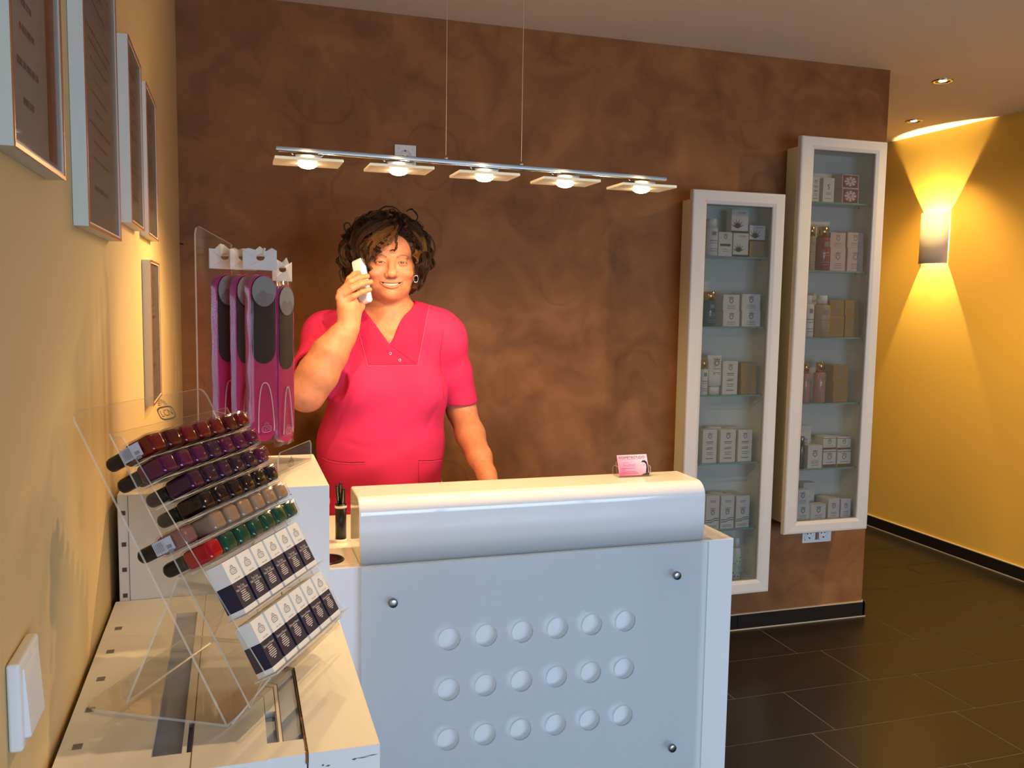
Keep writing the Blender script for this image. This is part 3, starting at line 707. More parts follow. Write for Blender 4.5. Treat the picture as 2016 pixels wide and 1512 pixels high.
def lotion(xc, yc, z0, r, h, body, cap, caph, label, group=None, name='lotion_bottle', capr=0.8, shoulder=0.0, prnt=True):
    t = thing(name, label, 'bottle', (xc, yc, z0), group=group)
    hb = h-caph-shoulder
    a = MB(); a.lathe([(0.0001, 0), (r*0.92, 0), (r, 0.003), (r, hb-0.006), (r*0.9, hb), (r*capr*0.75, hb+shoulder+0.001), (0.0001, hb+shoulder+0.001)], (xc, yc, z0), 24); a.build('bottle_body', body, t)
    a = MB(); a.lathe([(0.0001, hb+shoulder+0.0012), (r*capr, hb+shoulder+0.0012), (r*capr, h-0.002), (r*capr*0.9, h), (0.0001, h)], (xc, yc, z0), 24); a.build('cap', cap, t)
    if prnt:
        a = MB(); rr_ = r+0.0003
        for v0, v1, w_ in ((0.72, 0.86, 0.35), (0.52, 0.55, 0.7), (0.44, 0.46, 0.6), (0.24, 0.26, 0.7), (0.16, 0.18, 0.6)):
            ks = [-w_+2*w_*k/6 for k in range(7)]
            vs = [(xc+rr_*math.sin(k), yc-rr_*math.cos(k), z0+hb*v) for v in (v0, v1) for k in ks]
            a.add(vs, [(k, k+1, k+8, k+7) for k in range(6)], 0)
        a.build('print', M_greyink, t)
    return t
def px_w(x0, x1, Y_, y): return at(x0, y, Y_).x, at(x1, y, Y_).x
def C_(x0, x1, ytop, z0, base, style, label, Yf=3.225, dep=0.042, group=None, z1=None):
    X0, X1 = px_w(x0, x1, Yf, ytop+10); zt = z1 if z1 is not None else at((x0+x1)/2, ytop, Yf).z
    carton(X0, X1, Yf, dep, z0+0.0002, zt, base, style, label, group); return zt
def B_(x0, x1, ytop, z0, body, cap, capfrac, label, Yf=3.235, **k):
    X0, X1 = px_w(x0, x1, Yf, ytop+20); zt = at((x0+x1)/2, ytop, Yf).z; h = zt-z0-0.0003
    lotion((X0+X1)/2, Yf, z0+0.0003, (X1-X0)/2, h, body, cap, h*capfrac, label, **k)
gL = 'cosmetics in the left wall cabinet'; gR = 'cosmetics in the right wall cabinet'
# left cabinet, top shelf to floor
s = LS2[0]
B_(1388, 1412, 431, s, M_carton, M_plug, 0.24, 'white bottle with white cap at the left of the top shelf, left cabinet', group=gL)
C_(1415, 1442, 457, s, M_carton, 'band', 'small white carton with dark band between bottle and leaf boxes', group=gL)
zz = C_(1444, 1474, 459, s, M_carton, 'leaf', 'white carton with dark leaf print, under another leaf carton', group=gL)
C_(1441, 1474, 413, zz, M_carton, 'leaf', 'white carton with dark leaf print on top of another leaf carton', group=gL)
zz = C_(1476, 1505, 475, s, M_goldc, 'crest', 'small gold carton at the right end of the top shelf, left cabinet', group=gL)
C_(1476, 1507, 444, zz, M_carton, 'leaf', 'white and green carton stacked on the gold carton', group=gL)
s = LS2[1]
B_(1384, 1408, 574, s, M_teal, M_gold, 0.28, 'teal bottle with gold cap on the second shelf', group=gL, capr=0.95)
zz = C_(1424, 1456, 612, s, M_carton, 'crest', 'square white carton, bottom of the stack beside the teal bottle', group=gL, dep=0.07)
C_(1424, 1456, 580, zz, M_carton, 'crest', 'square white carton, top of the stack beside the teal bottle', group=gL, dep=0.07)
zz = C_(1461, 1497, 611, s, M_carton, 'crest', 'square white carton, bottom of the right stack on the second shelf', group=gL, dep=0.07)
C_(1461, 1497, 579, zz, M_carton, 'crest', 'square white carton, top of the right stack on the second shelf', group=gL, dep=0.07)
s = LS2[2]
B_(1376, 1393, 709, s, M_carton, M_gold, 0.25, 'slim white bottle with gold cap half hidden by the door frame, left cabinet', group=gL)
X0, X1 = px_w(1395, 1422, 3.225, 740); zt = at(1408, 700, 3.225).z; xc = (X0+X1)/2; w2 = (X1-X0)/2
t = thing('cream_tube', 'white squeeze tube with grey crest standing on its cap, third shelf', 'tube', (xc, 3.235, s), group=gL)
a = MB(); n = 24; hh = zt-s; secs = [(0.22, 0.75, 0.75), (0.24, 0.92, 0.92), (0.5, 0.96, 0.8), (0.8, 1.0, 0.4), (0.97, 1.05, 0.08), (1.0, 1.05, 0.06)]
vs = [(xc+w2*a_*math.cos(2*math.pi*k/n), 3.238+w2*b_*math.sin(2*math.pi*k/n), s+hh*f) for f, a_, b_ in secs for k in range(n)]
a.add(vs, [(i*n+k, i*n+(k+1) % n, (i+1)*n+(k+1) % n, (i+1)*n+k) for i in range(5) for k in range(n)]+[tuple(5*n+k for k in range(n))], 0, True); a.build('tube_body', M_carton, t)
a = MB(); a.lathe([(0.0001, 0.0003), (w2*0.72, 0.0003), (w2*0.74, hh*0.2), (w2*0.6, hh*0.225), (0.0001, hh*0.225)], (xc, 3.238, s)); a.build('cap', M_plug, t)
a = MB(); crest(a, xc, 3.2155, s+hh*0.82, w2*0.75, 1)
for v in (0.66, 0.56, 0.52, 0.40): a.box(xc-w2*0.5, xc+w2*0.45, 3.2145, 3.2150, s+hh*v, s+hh*(v+0.018), 1)
a.build('print', [M_carton, M_greyink], t)
C_(1424, 1453, 711, s, M_carton, 'crest_tall', 'tall white carton between the tube and the gold cartons', group=gL)
zz = C_(1459, 1489, 745, s, M_goldc, 'crest', 'gold carton at the bottom of the stack on the third shelf', group=gL, dep=0.06)
C_(1459, 1489, 714, zz, M_goldc, 'crest', 'gold carton on top of the stack on the third shelf', group=gL, dep=0.06)
s = LS2[3]
for k, (a_, b_, w_) in enumerate(((1384, 1412, 'left'), (1419, 1449, 'middle'), (1454, 1481, 'right'))):
    C_(a_, b_, 846, s, M_carton, 'crest_tall', 'tall white crested carton, %s of the front row on the fourth shelf' % w_, group=gL, Yf=3.222)
for k, (a_, b_, w_) in enumerate(((1396, 1420, 'left'), (1430, 1455, 'right'))):
    C_(a_, b_, 841, s, M_carton, '', 'plain white carton behind the front row of the fourth shelf, %s one' % w_, group=gL, Yf=3.275)
s = LS2[4]
for k, (a_, b_, w_) in enumerate(((1391, 1417, 'left'), (1420, 1446, 'middle'), (1450, 1476, 'right'))):
    C_(a_, b_, 976, s, M_carton, 'swoosh', 'tall white carton with black wave lines, %s one on the fifth shelf' % w_, group=gL, Yf=3.222)
for a_, b_, w_ in ((1402, 1424, 'left'), (1434, 1456, 'right')):
    C_(a_, b_, 971, s, M_carton, '', 'plain white carton behind the wave line cartons, %s one' % w_, group=gL, Yf=3.275)
s = LS2[5]
X0, X1 = px_w(1441, 1457, 3.235, 1100); xc = (X0+X1)/2; r_ = (X1-X0)/2; zt = at(1449, 1058, 3.235).z; h = zt-s
t = thing('spray_bottle', 'white bottle with black flower pattern on the cabinet bottom', 'bottle', (xc, 3.235, s), group=gL)
a = MB(); a.lathe([(0.0001, 0.0002), (r_, 0.0002), (r_, h*0.62), (r_*0.85, h*0.72), (r_*0.6, h*0.76)], (xc, 3.235, s)); a.build('bottle_body', M_carton, t)
a = MB(); a.lathe([(0.0001, h*0.761), (r_*0.7, h*0.761), (r_*0.62, h*0.95), (r_*0.4, h), (0.0001, h)], (xc, 3.235, s)); a.build('cap', M_plug, t)
a = MB(); rnd = random.Random(4)
for k in range(26):
    an = rnd.uniform(-1.2, 1.2); z_ = s+h*rnd.uniform(0.05, 0.6); q_ = rnd.uniform(0.0015, 0.0035); R2 = r_+0.0004
    a.add([(xc+R2*math.sin(an+u*q_/R2), 3.235-R2*math.cos(an+u*q_/R2), z_+v*q_) for u, v in ((-1, 0), (-0.3, -0.8), (0.8, -0.5), (1, 0.4), (0, 1))], [(0, 1, 2, 3, 4)], 0)
a.build('flower_print', M_ink, t)
# right cabinet
s = RS2[0]
C_(1599, 1614, 348, s, M_carton, 'crest_tall', 'white carton half behind the door frame on the top shelf, right cabinet', group=gR)
C_(1621, 1643, 350, s, M_carton, 'S', 'slim white carton with a maroon letter on the top shelf', group=gR)
zz = C_(1658, 1691, 371, s, M_creamp, 'maroon', 'white and maroon patterned carton, lower of two on the top shelf', group=gR, dep=0.06)
C_(1658, 1691, 344, zz, M_creamp, 'maroon', 'white and maroon patterned carton, upper of two on the top shelf', group=gR, dep=0.06)
s = RS2[1]
B_(1588, 1605, 447, s, M_beigeb, M_gold, 0.22, 'beige bottle with gold cap half hidden by the door frame, right cabinet', group=gR)
B_(1608, 1632, 447, s, M_redb, M_gold, 0.24, 'reddish brown bottle with gold cap on the second shelf', group=gR)
for a_, b_, w_ in ((1635, 1665, 'left'), (1669, 1700, 'right')):
    zz = C_(a_, b_, 488, s, M_creamp, 'crest', 'pale carton, lower one of the %s stack on the second shelf' % w_, group=gR, dep=0.05)
    C_(a_, b_, 458, zz, M_creamp, 'crest', 'pale carton, upper one of the %s stack on the second shelf' % w_, group=gR, dep=0.05)
s = RS2[2]
B_(1581, 1601, 582, s, M_carton, M_plug, 0.2, 'white capped bottle beside the door frame on the third shelf', group=gR, capr=0.6)
B_(1603, 1632, 582, s, M_beigeb, M_plug, 0.2, 'wide frosted beige bottle with white cap on the third shelf', group=gR, capr=0.6, shoulder=0.006)
for a_, b_, w_ in ((1634, 1662, 'left'), (1664, 1691, 'right')):
    zz = C_(a_, b_, 621, s, M_goldc, 'crest', 'gold carton, lower one of the %s stack in the right cabinet' % w_, group=gR, dep=0.05)
    C_(a_, b_, 591, zz, M_goldc, 'crest', 'gold carton, upper one of the %s stack in the right cabinet' % w_, group=gR, dep=0.05)
s = RS2[3]
B_(1577, 1594, 716, s, M_pinkb, M_gold, 0.25, 'pink bottle with gold cap nearest the door frame on the fourth shelf', group=gR, capr=0.7)
B_(1604, 1624, 713, s, M_pinkb, M_gold, 0.25, 'pink bottle with gold cap beside the gold brown stack', group=gR, capr=0.7)
zz = C_(1641, 1669, 750, s, M_goldc, 'crest', 'gold brown carton, lower one on the fourth shelf of the right cabinet', group=gR, dep=0.075)
C_(1641, 1669, 719, zz, M_goldc, 'crest', 'gold brown carton, upper one on the fourth shelf of the right cabinet', group=gR, dep=0.075)
s = RS2[4]
B_(1571, 1584, 859, s, M_darkg, M_steel, 0.28, 'dark green bottle with silver cap on the fifth shelf', group=gR, Yf=3.222, prnt=False)
C_(1577, 1597, 839, s, M_carton, 'crest', 'tall white carton behind the dark green bottle', group=gR, Yf=3.282, dep=0.03)
C_(1591, 1619, 877, s, M_carton, 'crest', 'low white carton next to the dark green bottle', group=gR, Yf=3.215)
for a_, b_, w_ in ((1621, 1646, 'left'), (1649, 1675, 'right')):
    zz = C_(a_, b_, 885, s, M_carton, 'brownband', 'white carton with brown band, lower one of the %s pair' % w_, group=gR, dep=0.065)
    C_(a_, b_, 860, zz, M_carton, 'brownband', 'white carton with brown band, upper one of the %s pair' % w_, group=gR, dep=0.065)
s = RS2[5]
zz = C_(1568, 1594, 994, s, M_carton, 'crest', 'white carton, lower one of the stack on the bottom of the right cabinet', group=gR, Yf=3.225)
C_(1568, 1594, 965, zz, M_carton, 'crest', 'white carton, upper one of the stack on the bottom of the right cabinet', group=gR, Yf=3.225)
C_(1582, 1604, 950, s, M_carton, '', 'tall plain white carton behind the stack on the cabinet bottom', group=gR, Yf=3.285, dep=0.03)
C_(1597, 1626, 993, s, M_carton, 'crest', 'small white crested carton beside the stack on the cabinet bottom', group=gR, Yf=3.215)
C_(1616, 1634, 978, s, M_carton, '', 'plain white carton standing behind two crested ones', group=gR, Yf=3.275, dep=0.035)
C_(1631, 1653, 982, s, M_carton, 'crest', 'white crested carton second from the right on the cabinet bottom', group=gR, Yf=3.218)
C_(1656, 1675, 982, s, M_carton, 'crest', 'white crested carton at the right end of the cabinet bottom', group=gR, Yf=3.218)
# ------------------------------------------------------------------ display pedestals on the left
M_slotshade = mat('grey_blue_slot_shade', lin(126, 144, 182), 0.4)  # bluish daylight and shade in the slots, painted as a base colour
M_slot = mat('dark_slot', lin(40, 32, 26), 0.9)
def sqhole(a, x, y, z, s=0.0035, ax='z', m=1):
    if ax == 'z': a.add([(x-s, y-s*1.3, z), (x+s, y-s*1.3, z), (x+s, y+s*1.3, z), (x-s, y+s*1.3, z)], [(0, 1, 2, 3)], m)
    else: a.add([(x-s, y, z-s), (x+s, y, z-s), (x+s, y, z+s), (x-s, y, z+s)], [(0, 1, 2, 3)], m)
PZ = 1.159
t = thing('tall_pedestal', 'taller white painted box pedestal carrying the nail file stand', 'pedestal', (-0.013, 1.52, 0))
a = MB(); a.rbox(-0.166, 0.139, 1.375, 1.661, 0.0, PZ, 0.0012, 0, 1)
for z in (1.132, 1.085, 1.047, 1.008): sqhole(a, -0.158, 1.3745, z, 0.0032, 'y', 1)
a.box(-0.1516, -0.1510, 1.3744, 1.3752, 0.0, PZ-0.002, 1)
a.add([(0.078, 1.3746, 1.1475), (0.082, 1.3746, 1.1468), (0.081, 1.3746, 1.1485)], [(0, 1, 2)], 1)
a.build('pedestal_box', [M_white, mat('board_shadow_gap', lin(96, 76, 58), 0.9)], t)
t = thing('low_pedestal', 'wide lower white pedestal with slotted top under the polish display', 'pedestal', (-0.05, 1.11, 0))
a = MB(); yb = 1.3735
a.box(-0.170, 0.0635, 0.856, yb, 0.0, 0.9915, 0)
for x0, x1, y0_, y1_ in ((-0.171, -0.083, 0.853, yb), (-0.083, -0.0455, 0.853, 0.8885), (-0.0548, -0.0505, 0.8885, yb), (-0.0505, -0.0455, 0.955, yb), (-0.0450, 0.0265, 0.852, yb),
                         (0.0265, 0.0635, 0.854, 0.8855), (0.0375, 0.0420, 0.8855, yb), (0.0270, 0.0375, 0.956, yb), (-0.083, -0.0548, 1.30, yb), (0.042, 0.0635, 1.30, yb)):
    a.box(x0, x1, y0_, y1_, 0.9916, 1.0, 0)
a.build('slotted_top', [M_white], t)
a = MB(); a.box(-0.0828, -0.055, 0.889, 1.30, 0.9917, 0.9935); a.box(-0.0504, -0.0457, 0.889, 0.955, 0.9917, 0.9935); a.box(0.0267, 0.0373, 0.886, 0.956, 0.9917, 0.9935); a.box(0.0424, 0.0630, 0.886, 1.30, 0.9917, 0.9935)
a.build('painted_slot_shade', M_slotshade, t)  # strips carrying the painted blue light of the slots
M_hg = mat('hole_grey', lin(120, 118, 118), 0.8)
for y_ in (1.26, 1.178, 1.094, 1.013, 0.930):
    a = MB(); sqhole(a, -0.1545, y_, 1.0002, 0.0045, 'z', 0); a.build('punched_hole', M_hg, t)
a = MB()
for x0, x1, y0_, y1_ in ((0.0378, 0.0386, 0.886, 1.29), (0.0420, 0.0427, 0.886, 1.30), (0.0630, 0.0636, 0.86, 1.30), (-0.0458, -0.0449, 0.853, 1.30), (0.0265, 0.0270, 0.955, 0.9565)): a.box(x0, x1, y0_, y1_, 0.994, 1.0004)
rnd = random.Random(2); yy = 0.853
while yy < 0.93:
    w_ = rnd.uniform(0.0006, 0.0022); a.box(0.0636-w_*0.6, 0.0636+w_*0.4, yy, yy+0.004, 0.990, 1.0006+0.0001*rnd.random()); yy += 0.004
a.build('raw_joint', M_mdf, t)
t = thing('narrow_pedestal', 'narrow white pedestal with chipped front edge, right of the slotted one', 'pedestal', (0.1, 1.11, 0))
a = MB(); a.rbox(0.0648, 0.136, 0.8535, yb, 0.0, 1.0003, 0.0008, 0, 1)
a.build('pedestal_box', M_white, t)
a = MB()
for x, z, sx_, sz_ in ((0.118, 0.9885, 0.010, 0.0006), (0.128, 0.9897, 0.008, 0.0006), (0.110, 0.9880, 0.003, 0.0012), (0.084, 0.9850, 0.003, 0.001), (0.079, 0.9862, 0.0016, 0.0012), (0.117, 0.9720, 0.0015, 0.0015), (0.120, 0.960, 0.001, 0.002)):
    a.add([(x-sx_, 0.8533, z), (x, 0.8533, z-sz_), (x+sx_*0.8, 0.8533, z+sz_*0.2), (x+sx_*0.2, 0.8533, z+sz_)], [(0, 1, 2, 3)])
a.build('chipped_paint', mat('chipped_paint_grey', lin(110, 104, 96), 0.8), t)

# ------------------------------------------------------------------ emblem: shell fan over an oval with lettering
def emblem(a, O, U, V, w_, m, lift=0.0003):
    "w_ = width of the oval"
    U = Vector(U).normalized(); V = Vector(V).normalized(); W = U.cross(V); O = Vector(O)+W*lift
    P = lambda u, v: O+U*(u*w_)+V*(v*w_)
    n = 40; out = []; inn = []
    for k in range(n):
        an = 2*math.pi*k/n; c_, s_ = math.cos(an), math.sin(an); e_ = 2.0/3.4
        cu, cv = math.copysign(abs(c_)**e_, c_), math.copysign(abs(s_)**e_, s_)
        out.append(P(0.5*cu, -0.14+0.27*cv)); inn.append(P(0.44*cu, -0.14+0.205*cv))
    a.add(out+inn, [(k, (k+1) % n, n+(k+1) % n, n+k) for k in range(n)], m)
    a.text('LCN', 0.36*w_, P(0, -0.145), U, V, m, sx=1.05, lift=0.0)
    for k in range(9):
        an = math.radians(10+20*k); d_ = math.radians(5.2); c0 = (0.0, 0.16)
        a.add([P(c0[0]+math.cos(an-d_*0.5)*0.07, c0[1]+math.sin(an-d_*0.5)*0.07), P(c0[0]+math.cos(an-d_)*0.26, c0[1]+math.sin(an-d_)*0.24), P(c0[0]+math.cos(an)*0.28, c0[1]+math.sin(an)*0.26), P(c0[0]+math.cos(an+d_)*0.26, c0[1]+math.sin(an+d_)*0.24), P(c0[0]+math.cos(an+d_*0.5)*0.07, c0[1]+math.sin(an+d_*0.5)*0.07)], [(0, 1, 2, 3, 4)], m)

# ------------------------------------------------------------------ polish display stand
P0 = Vector((-0.012, 0.931, 1.0005)); AZ = math.radians(28.6)
Dv = Vector((math.sin(AZ), math.cos(AZ), 0)); Nv = Vector((math.cos(AZ), -math.sin(AZ), 0))
S3 = lambda n_, z_, k: P0+Nv*n_+Dv*k+Vector((0, 0, z_))
st = thing('polish_display_stand', 'clear acrylic tiered stand holding nail polish bottles and small cartons', 'display stand', P0, -AZ)
KE = 0.215
def sheet(n0, z0, n1, z1, k0, k1, th, name, r=0.0, mats=None):
    "flat acrylic sheet between two (n,z) points, from k0 to k1"
    A_, B_ = Vector((n0, z0)), Vector((n1, z1)); e_ = (B_-A_); L_ = e_.length
    O = S3(n0, z0, k0); Uu = Dv; Vv = (S3(n1, z1, k0)-S3(n0, z0, k0)).normalized()
    w_ = k1-k0
    if r:
        poly = [(0, L_), (0, r)]+[(r-r*math.cos(q), r-r*math.sin(q)) for q in (0.5, 1.0)]+[(r, 0), (w_-r, 0)]+[(w_-r+r*math.sin(q), r-r*math.cos(q)) for q in (0.5, 1.0)]+[(w_, r), (w_, L_)]
    else: poly = [(0, 0), (w_, 0), (w_, L_), (0, L_)]
    b_ = MB(); b_.prism(poly, O, Uu, Vv, th, 0, 1); return b_.build(name, mats or [M_acr, M_acre], st)
sheet(-0.174, 0.327, 0.0, 0.003, 0.0, 0.262, 0.0025, 'back_sheet', 0.012)
sheet(-0.128, 0.305, 0.027, 0.025, 0.0, 0.240, 0.0020, 'bottle_sheet')
sheet(-0.064, 0.150, -0.130, 0.003, 0.02, KE-0.02, 0.0025, 'rear_prop')
b_ = MB(); b_.prism([(-0.15, 0.0), (0.0, 0.0), (0.0, KE), (-0.175, KE), (-0.175, 0.022), (-0.170, 0.008), (-0.160, 0.001)], P0+Vector((0, 0, 0.0)), Nv, Dv, 0.0028, 0, 1); b_.build('base_sheet', [M_acr, M_acre], st)
sheet(0.050, 0.058, 0.006, 0.003, 0.0, KE-0.01, 0.002, 'lower_front_sheet')
side = [(-0.128, 0.305), (-0.112, 0.302), (0.045, 0.063), (0.027, 0.025)]
for k in (-0.003, KE-0.012):
    b_ = MB(); b_.prism(side, S3(0, 0, k), Nv, Vector((0, 0, 1)), -0.0022, 0, 1); b_.build('side_sheet', [M_acr, M_acre], st)
TA = math.radians(28); Av = Nv*math.cos(TA)+Vector((0, 0, math.sin(TA))); Sv = Nv*math.sin(TA)-Vector((0, 0, math.cos(TA)))
ends = [(-0.079+i*0.0128, 0.299-i*0.022) for i in range(6)]
for i, (en, ez) in enumerate(ends):
    O = S3(en, ez, 0.0)+Sv*0.0128-Av*0.034
    b_ = MB(); b_.prism([(0, 0), (KE-0.014, 0), (KE-0.014, 0.026), (0, 0.026)], O, Dv, Av, 0.0012, 0, 1); b_.build('ledge', [M_acr, M_acre], st)
for cn, cz__ in ((-0.001, 0.144), (0.030, 0.084)):
    O = S3(cn, cz__, 0.0)+Sv*0.0295-Av*0.014
    b_ = MB(); b_.prism([(0, 0), (KE-0.014, 0), (KE-0.014, 0.028), (0, 0.028)], O, Dv, Av, 0.0015, 0, 1); b_.build('ledge', [M_acr, M_acre], st)
e_ = (S3(0, 0.003, 0)-S3(-0.174, 0.327, 0)).normalized()
a = MB(); emblem(a, S3(-0.174, 0.327, 0)+Dv*0.156+e_*0.019, Dv, -e_, 0.034, 0, lift=0.0006)
a.build('emblem', M_ink, st)

# bottles: local z runs from the foot to the cap
Zl = -Av; Xl = Dv; Yl = Zl.cross(Xl)
ROT = Matrix((Xl, Yl, Zl)).transposed()
M_bglass = clear('bottle_glass', (0.97, 0.95, 0.94), ior=1.3)
M_cap = mat('matt_black_cap', lin(20, 20, 21), 0.42)
def lacquer(nm, c, deep=True):
    return mat(nm, c, 0.06, coat=0.4, spec=0.45)
LQ = {'red': lacquer('dark_red_lacquer', lin(98, 0, 10)), 'red2': lacquer('deep_red_lacquer', lin(72, 0, 9)), 'mag': lacquer('magenta_plum_lacquer', lin(78, 3, 54)), 'plum': lacquer('plum_lacquer', lin(52, 6, 46)), 'vio': lacquer('violet_brown_lacquer', lin(44, 10, 40)),
      'blk': lacquer('black_plum_lacquer', lin(14, 3, 16)), 'nude': lacquer('beige_lacquer', lin(150, 122, 98)), 'mauve': lacquer('mauve_nude_lacquer', lin(132, 92, 86)), 'green': lacquer('dark_green_lacquer', lin(0, 70, 54)), 'bright': lacquer('bright_red_lacquer', lin(164, 0, 24))}
M_label = mat('pale_price_label', lin(186, 192, 204), 0.6)
BW, BH, BL = 0.0282, 0.0235, 0.0385
def bottle(colkey, label, loc, sticker=False):
    t = thing('nail_polish_bottle', label, 'nail polish', loc, group='nail polish bottles on the acrylic stand')
    t.rotation_euler = ROT.to_euler()
    bpy.context.view_layer.update()
    a = MB(); a.rbox(-BW/2, BW/2, -BH/2, BH/2, 0, BL, 0.0062, 0, 4); a.cyl((0, 0, BL-0.001), (0, 0, BL+0.003), 0.0068, n=20)
    a.build('glass_body', M_bglass, t, False)
    a = MB(); a.rbox(-BW/2+0.0016, BW/2-0.0016, -BH/2+0.0016, BH/2-0.0016, 0.0022, BL-0.0025, 0.0052, 0, 4); a.build('lacquer', LQ[colkey], t, False)
    a = MB(); a.lathe([(0.0001, BL+0.0012), (0.0078, BL+0.0012), (0.0080, BL+0.003), (0.0080, BL+0.024), (0.0072, BL+0.0275), (0.0050, BL+0.0295), (0.0001, BL+0.030)], n=24); a.build('cap', M_cap, t, False)
    if sticker:
        a = MB(); y0_, y1_ = -0.0072, 0.0072; x = -BW/2-0.0004; z0_, z1_ = 0.015, 0.040
        a.add([(x, y0_, z0_), (x, y1_, z0_), (x+0.001, y1_, z1_), (x+0.001, y0_, z1_)], [(3, 2, 1, 0)], 0)
        for k in range(5): a.add([(x-0.0002, y0_+0.002, z0_+0.013+k*0.0022), (x-0.0002, y1_-0.002, z0_+0.013+k*0.0022), (x-0.0002, y1_-0.002, z0_+0.0137+k*0.0022), (x-0.0002, y0_+0.002, z0_+0.0137+k*0.0022)], [(3, 2, 1, 0)], 1)
        for v in (0.0, 0.005): a.add([(x-0.0002, 0.001+v, z0_+0.003), (x-0.0002, 0.0045+v, z0_+0.003), (x-0.0002, 0.0045+v, z0_+0.009), (x-0.0002, 0.001+v, z0_+0.009)], [(3, 2, 1, 0)], 1)
        tag(a.build('price_label', [M_label, M_greyink], t, False), 'pale printed price label')
    return t
ORD = ['first', 'second', 'third', 'fourth', 'fifth', 'sixth', 'seventh']
RN = ['top', 'second', 'third', 'fourth', 'fifth', 'sixth']
rowdef = [(0, ['red', 'red2', 'red', 'red', 'red', 'red2', 'red']), (0, ['mag', 'mag', 'mag', 'plum', 'mag', 'mag', 'mag']), (1, ['plum', 'vio', 'plum', 'vio', 'vio', 'mag']),
          (1, ['blk', 'blk', 'blk', 'blk', 'blk', 'blk']), (0, ['mauve', 'nude', 'nude', 'nude', 'nude', 'nude', 'nude']), (0, ['bright', 'green', 'green', 'green', 'green', 'green', 'green'])]
CN = {'red': 'dark red', 'red2': 'deep red', 'mag': 'magenta plum', 'plum': 'plum', 'vio': 'brownish violet', 'blk': 'near-black plum', 'nude': 'clear beige', 'mauve': 'mauve nude', 'green': 'dark green', 'bright': 'bright red'}
protos = {}
for i, (k0, cols) in enumerate(rowdef):
    for j, c_ in enumerate(cols):
        kk = 0.013+0.0305*(j+k0)
        loc = S3(ends[i][0], ends[i][1], kk)
        stick = (i in (0, 4) and j == 0)
        lab = '%s polish bottle lying %s from the near end of the %s row' % (CN[c_], ORD[j], RN[i])
        if stick: lab = '%s polish bottle with price label at the near end of the %s row' % (CN[c_], RN[i])
        if i == 4 and j == 0: loc = loc-Av*0.016-Dv*0.004
        key = (c_, stick)
        if key not in protos:
            protos[key] = bottle(c_, lab, loc, stick)
        else:
            o = copy_tree(protos[key]); o.location = loc; o['label'] = lab

# small cartons in the two lower trays
M_navy = mat('navy_print', lin(30, 28, 54), 0.5)
M_cartw = mat('white_polish_carton', lin(226, 222, 212), 0.5)
M_wink = mat('white_print', lin(214, 204, 196), 0.6)
Zc = -Sv; Yc = -Av; ROTC = Matrix((Dv, Yc, Zc)).transposed()   # local x along the row, -y faces the viewer, z along the carton
cw, cdp, chh = 0.0262, 0.0205, 0.0575
def polish_box(word, label, loc):
    t = thing('polish_box', label, 'box', loc, group='polish cartons in the lower trays'); t.rotation_euler = ROTC.to_euler()
    bpy.context.view_layer.update()
    a = MB(); h2 = cdp/2
    zs = [0, 0.0055, 0.0335, chh]
    for k, m_ in enumerate((0, 1, 0)): a.box(0, cw, -h2, h2, zs[k], zs[k+1], m_)
    a.build('carton', [M_cartw, M_navy], t, False)
    a = MB(); O = Vector((cw/2, -h2, 0))
    emblem(a, O+Vector((0, 0, 0.0465)), (1, 0, 0), (0, 0, 1), 0.0125, 0, 0.0002)
    a.text('NAIL CARE', 0.0022, O+Vector((0.001, -0.0002, 0.0362)), (1, 0, 0), (0, 0, 1), 0)
    ls = word.split('|')
    for k, s_ in enumerate(ls): a.text(s_, 0.0036, O+Vector((0, -0.0002, 0.0275-k*0.0031)), (1, 0, 0), (0, 0, 1), 1, sx=0.95)
    z_ = 0.0275-len(ls)*0.0031
    for k in range(7 if len(ls) == 1 else 6):
        L_ = (0.0050, 0.0045, 0.0062, 0.0075, 0.0070, 0.0055, 0.0022)[k]
        a.add([O+Vector((u, -0.0002, v)) for u, v in ((-L_, z_), (L_, z_), (L_, z_+0.0009), (-L_, z_+0.0009))], [(0, 1, 2, 3)], 1); z_ -= 0.0021
    a.build('print', [M_greyink, M_wink], t, False)
    return t
for r_, (cn, cz__, wd, nm) in enumerate(((-0.001, 0.144, 'Top Coat|Nail Art & More', 'upper'), (0.030, 0.084, 'Diamond Power', 'lower'))):
    first = None
    for j in range(6):
        loc = S3(cn, cz__, 0.003+0.0305*j)+Sv*0.0285
        lab = 'white and navy polish carton, %s from the near end of the %s tray' % (ORD[j], nm)
        if first is None: first = polish_box(wd, lab, loc)
        else:
            o = copy_tree(first); o.location = loc; o['label'] = lab

# ------------------------------------------------------------------ nail file stand on the tall pedestal
e0 = at(384, 560, 1.55); n1 = Vector((0, 0, 0))
fs_ = thing('file_display_stand', 'clear acrylic stand with prongs carrying bagged nail files on the tall pedestal', 'display stand', (e0.x, e0.y, PZ), -AZ)
Q0 = Vector((e0.x, e0.y, PZ+0.0005))
ztop = at(383, 443, 1.55).z; LK = 0.118; fz_ = at(455, 481, 1.65).z
b_ = MB(); hN, hF = ztop-Q0.z, fz_-Q0.z
b_.prism([(0, 0), (LK, 0), (LK, hF), (0.012, hN-0.001), (0.004, hN-0.004), (0, hN-0.014)], Q0, Dv, Vector((0, 0, 1)), 0.003, 0, 1)
b_.build('upright_sheet', [M_acr, M_acre], fs_)
l1 = at(611, 905, 1.60); 
def zplane(px, py, z_):
    d_ = FWD+RIGHT*((px-1008)/F_PX)-UP*((py-756)/F_PX); return CAM+d_*((z_-CAM.z)/d_.z)
l1 = zplane(611, 905, PZ+0.0005); l0 = zplane(556, 931, PZ+0.0005)
ld = (l1-l0); l0 = l1-ld.normalized()*0.145; Ld = ld.normalized(); LL = 0.145
